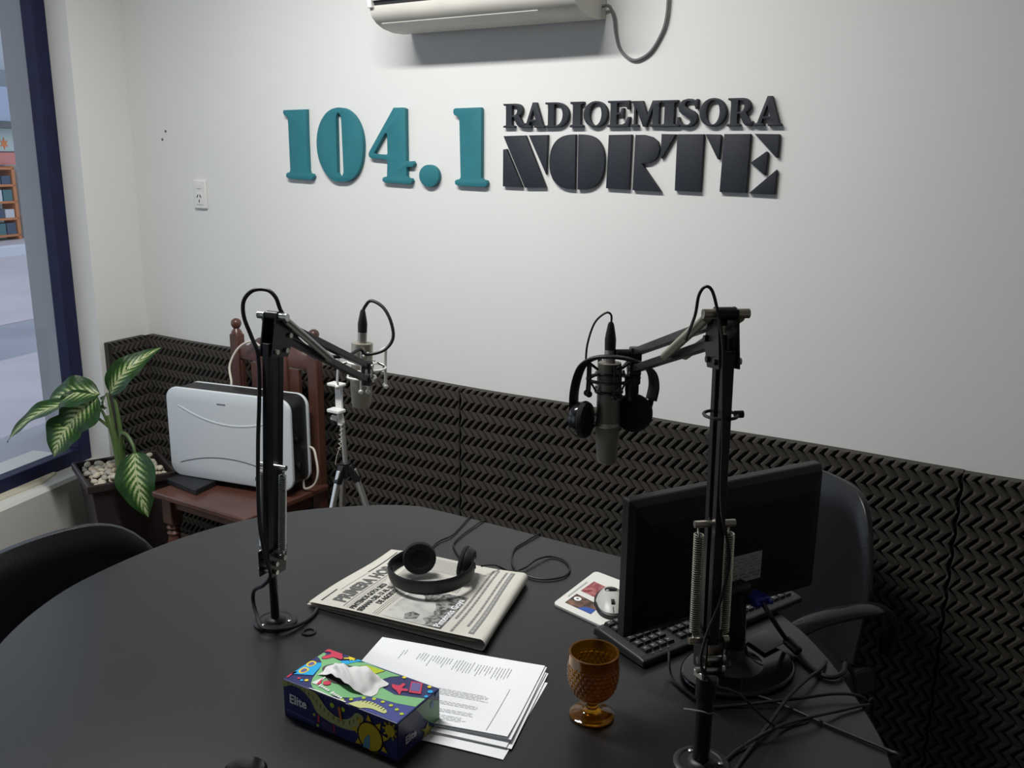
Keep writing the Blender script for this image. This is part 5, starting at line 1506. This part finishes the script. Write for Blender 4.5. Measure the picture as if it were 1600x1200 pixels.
# ================================================================== HEADPHONES
def cup(parent, c, n, r, m_shell, depth=0.030):
    """c: centre of the pad face, n: direction the ear pad faces"""
    n = Vector(n).normalized()
    c = Vector(c)
    e = obj('ear_cup', B().lathe([(r * 0.55, -depth), (r * 0.80, -depth + 0.003), (r * 0.94, -depth * 0.62), (r * 0.96, -depth * 0.35)], 32, c, n), m_shell, parent)
    obj('ear_pad', B().lathe([(r * 0.90, -depth * 0.38), (r, -depth * 0.26), (r * 1.0, -0.005), (r * 0.93, 0.0), (r * 0.66, -0.0005), (r * 0.55, -0.004), (0.0005, -0.0045)], 32, c, n), M_PADFOAM, e)
    obj('badge', B().lathe([(r * 0.42, -depth - 0.0005), (r * 0.36, -depth - 0.002), (0.0005, -depth - 0.002)], 24, c, n), M_CHROME, e)
    return e
hp = thing('headphones', (-1.0, 1.31, TZ), 'black headphones lying on the newspaper', 'headphones')
cL, cR = Vector((-1.046, 1.340, 0.806)), Vector((-0.952, 1.372, 0.804))
cup(hp, cL + Vector((0.010, -0.010, 0)), (0.62, -0.74, 0.12), 0.0335, M_BLACKPLASTIC)
cup(hp, cR + Vector((-0.012, 0.000, 0)), (-0.93, -0.30, 0.16), 0.0325, M_BLACKPLASTIC, 0.026)
band = spline([(-1.064, 1.352, 0.800), (-1.078, 1.325, 0.797), (-1.076, 1.288, 0.793), (-1.050, 1.262, 0.790), (-1.005, 1.252, 0.789), (-0.960, 1.268, 0.790), (-0.932, 1.303, 0.792), (-0.925, 1.340, 0.795), (-0.932, 1.366, 0.799)], 6)
obj('headband', B().tube(band, 0.0160, 12, flatn=(0, 0, 1), ry=0.0040), M_BLACKPLASTIC, hp, smooth=60)
obj('head_cushion', B().tube([p + (Vector((-1.0, 1.34, p.z)) - p).normalized() * 0.004 for p in band[14:36]], 0.0095, 10, flatn=(0, 0, 1), ry=0.0035), M_LEATHER, hp, smooth=60)
for p0, p1 in ((band[0], cL + Vector((-0.012, 0.016, -0.002))), (band[-1], cR + Vector((0.012, 0.004, 0)))):
    obj('yoke', B().tube([p0, (p0 + p1) / 2 + Vector((0, 0, 0.003)), p1], 0.006, 8), M_BLACKPLASTIC, hp)

hh = thing('headphones', (-0.65, 1.42, 1.10), 'black headphones hanging over the right microphone mount', 'headphones')
kL, kR = Vector((-0.705, 1.372, 1.140)), Vector((-0.625, 1.440, 1.147))
cup(hh, kL + Vector((0.012, -0.002, 0)), (0.93, 0.05, 0.05), 0.0330, M_GLOSSBLACK, 0.028)
cup(hh, kR + Vector((-0.010, -0.012, 0)), (0.20, -0.97, 0.02), 0.0350, M_BLACKPLASTIC, 0.028)
hb_ = spline([(-0.720, 1.368, 1.155), (-0.721, 1.370, 1.185), (-0.716, 1.372, 1.215), (-0.704, 1.370, 1.238), (-0.682, 1.370, 1.252), (-0.655, 1.376, 1.256), (-0.628, 1.398, 1.250), (-0.607, 1.430, 1.230), (-0.606, 1.450, 1.200), (-0.609, 1.448, 1.172)], 6)
obj('headband', B().tube(hb_, 0.0125, 12, flatn=(0.2, 0.97, 0), ry=0.0038), M_BLACKPLASTIC, hh, smooth=60)
for p0, p1 in ((hb_[0], kL + Vector((-0.014, 0, 0.004))), (hb_[-1], kR + Vector((0.012, 0.008, 0.006)))):
    obj('yoke', B().tube([p0, (p0 + p1) / 2, p1], 0.0055, 8), M_BLACKPLASTIC, hh)
obj('ear_wire', B().tube(spline([(-0.640, 1.430, 1.180), (-0.646, 1.426, 1.200), (-0.652, 1.42, 1.225)], 4), 0.0018, 6), M_RUBBER, hh)

# ================================================================== WOODEN CHAIR
wc = thing('wooden_chair', (-2.393, 2.066, 0), 'red-brown wooden chair with ball finials and turned legs in the corner', 'chair', rz=0.0)
W = dict(world=False)
SW, SD, SH = 0.462, 0.39, 0.450
obj('seat', B().box((0, 0, SH - 0.011), (SW, SD, 0.022)), M_WOOD, wc, bevel=0.005, **W)
for sx in (-1, 1):
    x = sx * (SW / 2 - 0.045)
    pr_ = [(0.021, 0.0), (0.023, 0.01), (0.017, 0.03), (0.021, 0.06), (0.024, 0.11), (0.018, 0.16), (0.024, 0.17), (0.017, 0.18), (0.022, 0.21), (0.026, 0.25), (0.019, 0.285), (0.025, 0.295), (0.018, 0.305), (0.025, 0.315), (0.020, 0.325), (0.024, 0.335)]
    lg = obj('leg', B().lathe(pr_, 24, (x, -SD / 2 + 0.045, 0)), M_WOOD, wc, **W)
    obj('leg_block', B().box((x, -SD / 2 + 0.045, 0.378), (0.048, 0.048, 0.092)), M_WOOD, lg, bevel=0.003, **W)
    xb = sx * 0.192
    ps = obj('back_post', B().box((xb, SD / 2 - 0.005, 0.475), (0.042, 0.036, 0.950)), M_WOOD, wc, bevel=0.004, **W)
    obj('finial', B().lathe([(0.021, 0.0), (0.018, 0.010), (0.011, 0.018), (0.010, 0.020), (0.015, 0.026), (0.0185, 0.034), (0.0190, 0.041), (0.016, 0.050), (0.008, 0.056), (0.0005, 0.0575)], 24, (xb, SD / 2 - 0.005, 0.950)), M_WOOD, ps, **W)
    obj('side_rail', B().box((sx * (SW / 2 - 0.045), 0, 0.405), (0.022, SD - 0.11, 0.055)), M_WOOD, wc, bevel=0.002, **W)
    obj('stretcher', B().box((sx * (SW / 2 - 0.045), 0, 0.14), (0.022, SD - 0.09, 0.03)), M_WOOD, wc, bevel=0.002, **W)
obj('front_rail', B().box((0, -SD / 2 + 0.045, 0.412), (SW - 0.13, 0.02, 0.045)), M_WOOD, wc, bevel=0.002, **W)
# crest: arched top with shoulders
cr = [(-0.178, 0.770), (-0.178, 0.905), (-0.150, 0.900), (-0.125, 0.903), (-0.100, 0.922), (-0.070, 0.938), (0.0, 0.945), (0.070, 0.938), (0.100, 0.922), (0.125, 0.903), (0.150, 0.900), (0.178, 0.905), (0.178, 0.770)]
h1 = [(-0.135, 0.775), (-0.135, 0.850), (-0.085, 0.850), (-0.085, 0.775)]
h2 = [(0.085, 0.775), (0.085, 0.850), (0.135, 0.850), (0.135, 0.775)]
vs, fs = curve_mesh([cr], 0.022, 0.003)
def backp(v): return Vector((v.x, SD / 2 - 0.005 - v.z, v.y + 0.012))
cr_top = [(-0.178, 0.850), (-0.178, 0.905), (-0.150, 0.900), (-0.125, 0.903), (-0.100, 0.922), (-0.070, 0.938), (0.0, 0.945), (0.070, 0.938), (0.100, 0.922), (0.125, 0.903), (0.150, 0.900), (0.178, 0.905), (0.178, 0.850)]
vs, fs = curve_mesh([cr_top], 0.022, 0.002)
obj('crest_rail', B().add([backp(v) for v in vs], fs), M_WOOD, wc, weld=True, **W)
obj('splat', B().box((0, SD / 2 - 0.005, 0.680), (0.236, 0.016, 0.35)), M_WOOD, wc, bevel=0.002, **W)
arch = [(-0.072, 0.50), (-0.072, 0.86)] + [(0.072 * cos(radians(180 - 9 * i)), 0.86 + 0.055 * sin(radians(180 - 9 * i))) for i in range(21)] + [(0.072, 0.50)]
vs, fs = curve_mesh([arch], 0.014, 0.003)
obj('arched_panel', B().add([backp(v) - Vector((0, 0.012, 0)) for v in vs], fs), M_WOOD, wc, weld=True, **W)
for x in (-0.172, 0.172):
    obj('slat', B().box((x, SD / 2 - 0.005, 0.675), (0.014, 0.016, 0.36)), M_WOOD, wc, bevel=0.002, **W)
obj('lower_rail', B().box((0, SD / 2 - 0.005, 0.505), (0.36, 0.02, 0.05)), M_WOOD, wc, bevel=0.002, **W)

# black flat box on the seat
b = B()
q = [(-2.640, 1.985), (-2.560, 1.918), (-2.440, 1.990), (-2.520, 2.057)]
q = [(-2.640, 1.950), (-2.462, 1.928), (-2.482, 2.034), (-2.650, 2.040)]
b.prism(q, SH + 0.0005, SH + 0.021)
tag(obj('flat_box', b, M_BLACKPLASTIC, bevel=0.003, smooth=0), 'flat black box lying on the wooden chair seat', 'box')

# ================================================================== PANEL HEATER
HA = radians(11)
ht = thing('panel_heater', (-2.414, 2.050, 0.4715), 'white panel heater with black sides leaning on the wooden chair', 'heater', rz=HA)
HW, HH, HD = 0.512, 0.325, 0.110
def rr3(w, h, r, n=8):
    return rrect(-w / 2, 0, w / 2, h, r, n)
def plate(outline, y0, y1, bev):
    vs, fs = curve_mesh([outline], abs(y1 - y0), bev)
    m_ = (y0 + y1) / 2
    return B().add([Vector((v.x, m_ - v.z, v.y)) for v in vs], fs)
fpn = obj('front_panel', plate(rr3(HW, HH, 0.045), -0.012, 0.004, 0.005), M_HEATER, ht, weld=True, smooth=45, **W)
obj('black_body', plate([(x * 0.965, 0.006 + z * 0.965) for x, z in rr3(HW, HH, 0.04)], 0.004, 0.098, 0.003), M_BLACKPLASTIC, ht, weld=True, smooth=45, **W)
obj('rear_panel', plate(rr3(HW * 0.985, HH * 0.985, 0.045), 0.098, 0.110, 0.002), M_HEATER, ht, weld=True, smooth=45, **W)
def arcline(z0, sag, xa, xb, n=24):
    return [Vector((xa + (xb - xa) * i / n, -0.0125, z0 - sag * (1 - (2 * (i / n) - 1) ** 2))) for i in range(n + 1)]
obj('ridge', B().tube([Vector((p.x, -0.0115, p.z)) for p in arcline(0.262, 0.052, -0.205, 0.225)], [0.0008] + [0.0042] * 23 + [0.0008], 8, flatn=(0, 0, 1), ry=0.0022), M_HEATER, ht, **W)
obj('groove', B().tube(arcline(0.052, -0.038, -0.212, 0.205), 0.0016, 6), mat('heater_groove_grey', (0.20, 0.21, 0.22), 0.6), ht, **W)
obj('indicator', B().box((-0.020, -0.0128, 0.283), (0.034, 0.0012, 0.0035)), mat('heater_mark_grey', (0.16, 0.17, 0.18), 0.5), ht, smooth=0, **W)
vs, fs = text_mesh('n', 0.030, bold=0.0003)
obj('brand_text', B().add([Vector((0.102 + p.x, -0.0127, 0.024 + p.y)) for p in vs], fs), mat('heater_mark_dark', (0.03, 0.03, 0.035), 0.5), ht, smooth=0, weld=True, **W)
for z in (0.085, 0.175):
    obj('control_knob', B().cyl((HW / 2 * 0.965, 0.032, z), (HW / 2 * 0.965 + 0.012, 0.032, z), 0.013, n=16), M_GLOSSBLACK, ht, **W)
hw_ = lambda x, y, z: Vector((-2.414, 2.050, 0.4715)) + Matrix.Rotation(HA, 3, 'Z') @ Vector((x, y, z))
cable([hw_(0.20, 0.075, 0.045), hw_(0.228, 0.085, 0.02), Vector((-2.185, 2.165, 0.460)), Vector((-2.150, 2.175, 0.478)), Vector((-2.135, 2.18, 0.520)), Vector((-2.150, 2.19, 0.57)), Vector((-2.175, 2.20, 0.60)), hw_(0.218, 0.10, 0.13)], 0.0042, 'white heater cord curling at the right side of the heater', M_WHITECABLE)
cable([hw_(-0.075, 0.114, 0.30), hw_(-0.072, 0.116, 0.33), Vector((-2.545, 2.180, 0.85)), Vector((-2.525, 2.205, 0.91)), Vector((-2.480, 2.225, 0.938)), Vector((-2.44, 2.232, 0.925))], 0.0042, 'pale cord rising behind the heater to the chair back', M_WHITECABLE)

# ================================================================== PLANTER + PLANT
pc = Vector((-2.926, 1.982, 0))
pa = math.atan2(0.126, -0.288) - pi
pt_ = thing('planter', tuple(pc), 'dark brown square plastic planter by the window', 'planter', rz=pa)
def sq(h, z): return [Vector((-h, -h, z)), Vector((h, -h, z)), Vector((h, h, z)), Vector((-h, h, z))]
def shell(rings):
    vs = [p for r_ in rings for p in r_]
    fs = [(3, 2, 1, 0)]
    for k in range(len(rings) - 1):
        for i in range(4):
            fs.append((k * 4 + i, k * 4 + (i + 1) % 4, (k + 1) * 4 + (i + 1) % 4, (k + 1) * 4 + i))
    k = (len(rings) - 1) * 4
    fs.append((k, k + 1, k + 2, k + 3))
    return B().add(vs, fs)
obj('pot', shell([sq(0.105, 0.0), sq(0.140, 0.415), sq(0.146, 0.418), sq(0.157, 0.422), sq(0.157, 0.450), sq(0.144, 0.450), sq(0.140, 0.405)]), M_POT, pt_, bevel=0.004, smooth=0, **W)
obj('soil', B().box((0, 0, 0.409), (0.276, 0.276, 0.012)), M_SOIL, pt_, smooth=0, **W)
# pebbles
PE = [obj('pebble', B().ball((0, 0, 0), (0.015, 0.012, 0.009), 10, 7), m, smooth=60) for m in M_STONE]
rnd = random.Random(3)
placed = []
i = 0
tries = 0
while len(placed) < 118 and tries < 6000:
    tries += 1
    layer = 0 if len(placed) < 78 else 1
    x, y = rnd.uniform(-0.122, 0.122), rnd.uniform(-0.122, 0.122)
    if math.hypot(x - 0.02, y - 0.0) < 0.035: continue
    if any(math.hypot(x - a, y - c) < 0.0225 and l == layer for a, c, l in placed): continue
    placed.append((x, y, layer))
    p0 = PE[rnd.choice((0, 0, 1, 2))]
    if i < 3:
        o = PE[i]
    else:
        o = bpy.data.objects.new('pebble', p0.data)
        COL.objects.link(o)
    w_ = pc + Matrix.Rotation(pa, 3, 'Z') @ Vector((x, y, 0))
    o.location = (w_.x, w_.y, 0.4235 + layer * 0.013 + rnd.uniform(-0.001, 0.002))
    o.rotation_euler = (rnd.uniform(-0.4, 0.4), rnd.uniform(-0.4, 0.4), rnd.uniform(0, 6.3))
    k_ = rnd.uniform(0.75, 1.25)
    o.scale = (k_, k_ * rnd.uniform(0.85, 1.2), k_)
    tag(o, 'rounded pale pebble on the soil of the brown planter', 'pebble', 'pebbles in the planter')
    i += 1

plant = thing('dumb_cane_plant', (-2.90, 1.955, 0.415), 'leafy green plant with cream-veined leaves growing in the brown planter', 'plant')
def petiole(pts, r0, r1):
    q = spline(pts, 6)
    return obj('stem', B().tube(q, [r0 + (r1 - r0) * k / (len(q) - 1) for k in range(len(q))], 8), M_STEM, plant)
def leaf(base, tip, width, nrm, sag=0.02, fold=0.25, twist=0.0, ripple=0.004):
    base, tip, nrm = Vector(base), Vector(tip), Vector(nrm)
    d = tip - base
    L_ = d.length
    dn = d.normalized()
    n = (nrm - dn * nrm.dot(dn)).normalized()
    s = dn.cross(n).normalized()
    nu, nv = 13, 22
    vs, uv = [], []
    for j in range(nv):
        t = j / (nv - 1)
        w = width * 0.5 * (sin(pi * t ** 0.72) ** 0.85 if 0 < t < 1 else 0.0) + 0.0006
        c = base + d * t + n * (sag * sin(pi * t) - sag * 1.2 * t * t)
        tw = twist * t
        for i in range(nu):
            a = 2 * i / (nu - 1) - 1
            q = c + (s * cos(tw) + n * sin(tw)) * (a * w) + (n * cos(tw) - s * sin(tw)) * (abs(a) * w * fold + ripple * sin(t * 16 + a) * abs(a))
            vs.append(q)
            uv.append((i / (nu - 1), t))
    fs = []
    for j in range(nv - 1):
        for i in range(nu - 1):
            fs.append((j * nu + i, j * nu + i + 1, (j + 1) * nu + i + 1, (j + 1) * nu + i))
    b = B().add(vs, fs)
    b.uv = uv
    return obj('leaf', b, M_LEAF, plant, smooth=80)
S0 = Vector((-2.885, 1.940, 0.4165))
petiole([S0, (-2.892, 1.938, 0.52), (-2.905, 1.935, 0.60), (-2.925, 1.935, 0.66)], 0.015, 0.011)
petiole([(-2.880, 1.945, 0.4165), (-2.880, 1.95, 0.54), (-2.895, 1.955, 0.66), (-2.915, 1.96, 0.725)], 0.011, 0.006)
petiole([(-2.90, 1.936, 0.58), (-2.93, 1.925, 0.66), (-2.955, 1.915, 0.715)], 0.007, 0.004)
petiole([(-2.91, 1.935, 0.61), (-2.965, 1.900, 0.665), (-3.008, 1.868, 0.660)], 0.006, 0.004)
petiole([(-2.872, 1.935, 0.44), (-2.862, 1.93, 0.545), (-2.842, 1.928, 0.605), (-2.812, 1.928, 0.605), (-2.782, 1.926, 0.575), (-2.770, 1.924, 0.545)], 0.009, 0.005)
petiole([(-2.905, 1.94, 0.62), (-2.925, 1.945, 0.70), (-2.94, 1.95, 0.74)], 0.006, 0.004)
# upright pale leaf reaching towards the corner
leaf((-2.930, 1.955, 0.735), (-2.815, 2.070, 0.908), 0.095, (0.55, -0.70, 0.5), 0.045, 0.35)
# broad leaf on top, pointing to the window
leaf((-2.945, 1.925, 0.742), (-3.105, 1.795, 0.712), 0.140, (0.25, -0.60, 0.76), 0.030, 0.20)
# long leaf reaching left
leaf((-2.985, 1.855, 0.722), (-3.150, 1.665, 0.612), 0.078, (0.15, -0.55, 0.80), 0.030, 0.25)
# leaf drooping towards the viewer
leaf((-2.945, 1.912, 0.738), (-3.015, 1.805, 0.605), 0.165, (0.45, -0.78, 0.42), 0.020, 0.16)
# lower drooping leaf
leaf((-3.005, 1.868, 0.660), (-3.030, 1.765, 0.535), 0.145, (0.30, -0.85, 0.40), 0.018, 0.15)
# hanging leaf in front of the pot
leaf((-2.772, 1.925, 0.552), (-2.668, 1.868, 0.345), 0.150, (0.45, -0.85, 0.28), 0.022, 0.14)
# small young leaves
leaf((-2.915, 1.925, 0.690), (-2.880, 1.900, 0.755), 0.036, (-0.3, -0.85, 0.3), 0.010, 0.4)
leaf((-2.945, 1.915, 0.660), (-2.995, 1.870, 0.640), 0.045, (0.2, -0.6, 0.75), 0.008, 0.3)

# ================================================================== TRIPOD
tr = thing('phone_tripod', (-1.932, 2.10, 0), 'small silver phone tripod with a white clamp standing by the foam wall', 'tripod')
hubz = 0.605
obj('hub', B().cyl((-1.932, 2.10, hubz - 0.030), (-1.932, 2.10, hubz + 0.018), 0.017, n=20), M_BLACKPLASTIC, tr, bevel=0.003)
obj('column', B().cyl((-1.932, 2.10, hubz + 0.016), (-1.940, 2.10, 0.755), 0.0085, n=16), M_ALU, tr)
for a in (25, 145, 265):
    e = Vector((cos(radians(a)), sin(radians(a)), 0))
    p0 = Vector((-1.932, 2.10, hubz - 0.005)) + e * 0.026
    p1 = Vector((-1.932, 2.10, 0.012)) + e * 0.215
    obj('leg_joint', B().bar(Vector((-1.932, 2.10, hubz + 0.008)) + e * 0.012, p0 + (p1 - p0) * 0.07, 0.022, 0.022), M_BLACKPLASTIC, tr, bevel=0.003)
    lg = obj('leg', B().bar(p0, p1, 0.018, 0.014), M_ALU, tr, bevel=0.003)
    obj('foot', B().ball(p1, 0.011, 10, 7), M_RUBBER, lg)
obj('lower_jaw', B().box((-1.953, 2.088, 0.795), (0.052, 0.034, 0.012)), M_WHITEPLASTIC, tr, bevel=0.003)
obj('clamp_back', B().box((-1.950, 2.100, 0.838), (0.028, 0.008, 0.085)), M_WHITEPLASTIC, tr, bevel=0.002)
obj('upper_jaw', B().box((-1.948, 2.088, 0.882), (0.052, 0.034, 0.010)), M_WHITEPLASTIC, tr, bevel=0.003)
obj('clamp_neck', B().cyl((-1.944, 2.10, 0.748), (-1.950, 2.10, 0.792), 0.012, 0.010, n=16), M_WHITEPLASTIC, tr)
obj('clamp_screw', B().cyl((-1.975, 2.09, 0.768), (-1.952, 2.095, 0.766), 0.009, n=12), M_WHITEPLASTIC, tr)
obj('coiled_strap', B().helix((-1.936, 2.092, 0.755), (-1.946, 2.088, 0.665), 0.0045, 0.0012, 6, 9, 5), M_WHITECABLE, tr)
obj('strap', B().tube(spline([(-1.946, 2.088, 0.668), (-1.956, 2.085, 0.64), (-1.962, 2.085, 0.612)], 4), 0.0012, 5), M_WHITECABLE, tr)

# ================================================================== BLACK CHAIRS
def black_chair(origin, face, label, back_w, top_z, arms, back_depth=0.0, low=0.44, seat_d=0.42, rake=0.05, curve=0.07):
    """origin: floor point under the backrest centre; face: direction the sitter looks"""
    f = Vector((face[0], face[1], 0)).normalized()
    s = Vector((f.y, -f.x, 0))
    o = Vector((origin[0], origin[1], 0))
    t = thing('office_chair', tuple(o + f * 0.22), label, 'chair')
    def P(a, l, z): return o + f * a + s * l + Vector((0, 0, z))
    nu, nv = 28, 18
    def bk(a, c):
        x = 2 * a - 1
        # superellipse outline
        top = top_z - (abs(x) ** 5) * 0.16
        bot = low + (abs(x) ** 4) * 0.03
        z = bot + (top - bot) * c
        w = back_w / 2 * (1 - 0.10 * (1 - c)) * (1 - 0.06 * max(0, c - 0.8) * 5)
        depth = curve * (x * x) - rake * ((z - low) / (top_z - low)) ** 1.3
        return P(depth, x * w, z)
    obj('backrest', B().slab(bk, nu, nv, lambda a, c: 0.030 * (1 - abs(2 * a - 1) ** 6 * 0.7) * (1 - max(0, c - 0.9) * 5)), M_LEATHER, t, smooth=60, bevel=0.006)
    def st_(a, c):
        x = 2 * a - 1
        y = c
        w = back_w / 2 * 0.98
        return P(0.02 + seat_d * y, x * w * (1 - 0.10 * y ** 4), 0.45 + 0.02 * (abs(x) ** 4) - 0.03 * max(0, y - 0.85) * 5 * 0.4)
    obj('seat', B().slab(st_, 20, 14, 0.06), M_LEATHER, t, smooth=60, bevel=0.008)
    for l in (-1, 1):
        for a0, a1 in ((0.05, -0.04), (0.38, 0.44)):
            obj('leg', B().tube([P(a0, l * 0.17, 0.41), P(a1, l * 0.22, 0.0)], 0.011, 10), M_BLACKMETAL, t)
        if arms:
            arm = spline([P(-0.01, l * (back_w / 2 - 0.015), 0.50), P(0.03, l * (back_w / 2 + 0.035), 0.60), P(0.10, l * (back_w / 2 + 0.052), 0.655), P(0.24, l * (back_w / 2 + 0.052), 0.665), P(0.33, l * (back_w / 2 + 0.052), 0.645), P(0.36, l * (back_w / 2 + 0.047), 0.58), P(0.31, l * (back_w / 2 + 0.01), 0.49), P(0.26, l * (back_w / 2 - 0.02), 0.425)], 6)
            obj('armrest', B().tube(arm, 0.022, 12, flatn=(s.x, s.y, 0), ry=0.011), M_GLOSSBLACK, t, smooth=60)
    return t
black_chair((-1.785, 0.960), (1, 0.04), 'black leatherette chair pushed up to the table at the left', 0.60, 0.800, False, curve=0.10, rake=0.0)
black_chair((-0.448, 2.165), (-0.56, -0.83), 'black armchair standing between the monitor and the foam wall', 0.46, 0.852, True, curve=0.06, rake=0.02)
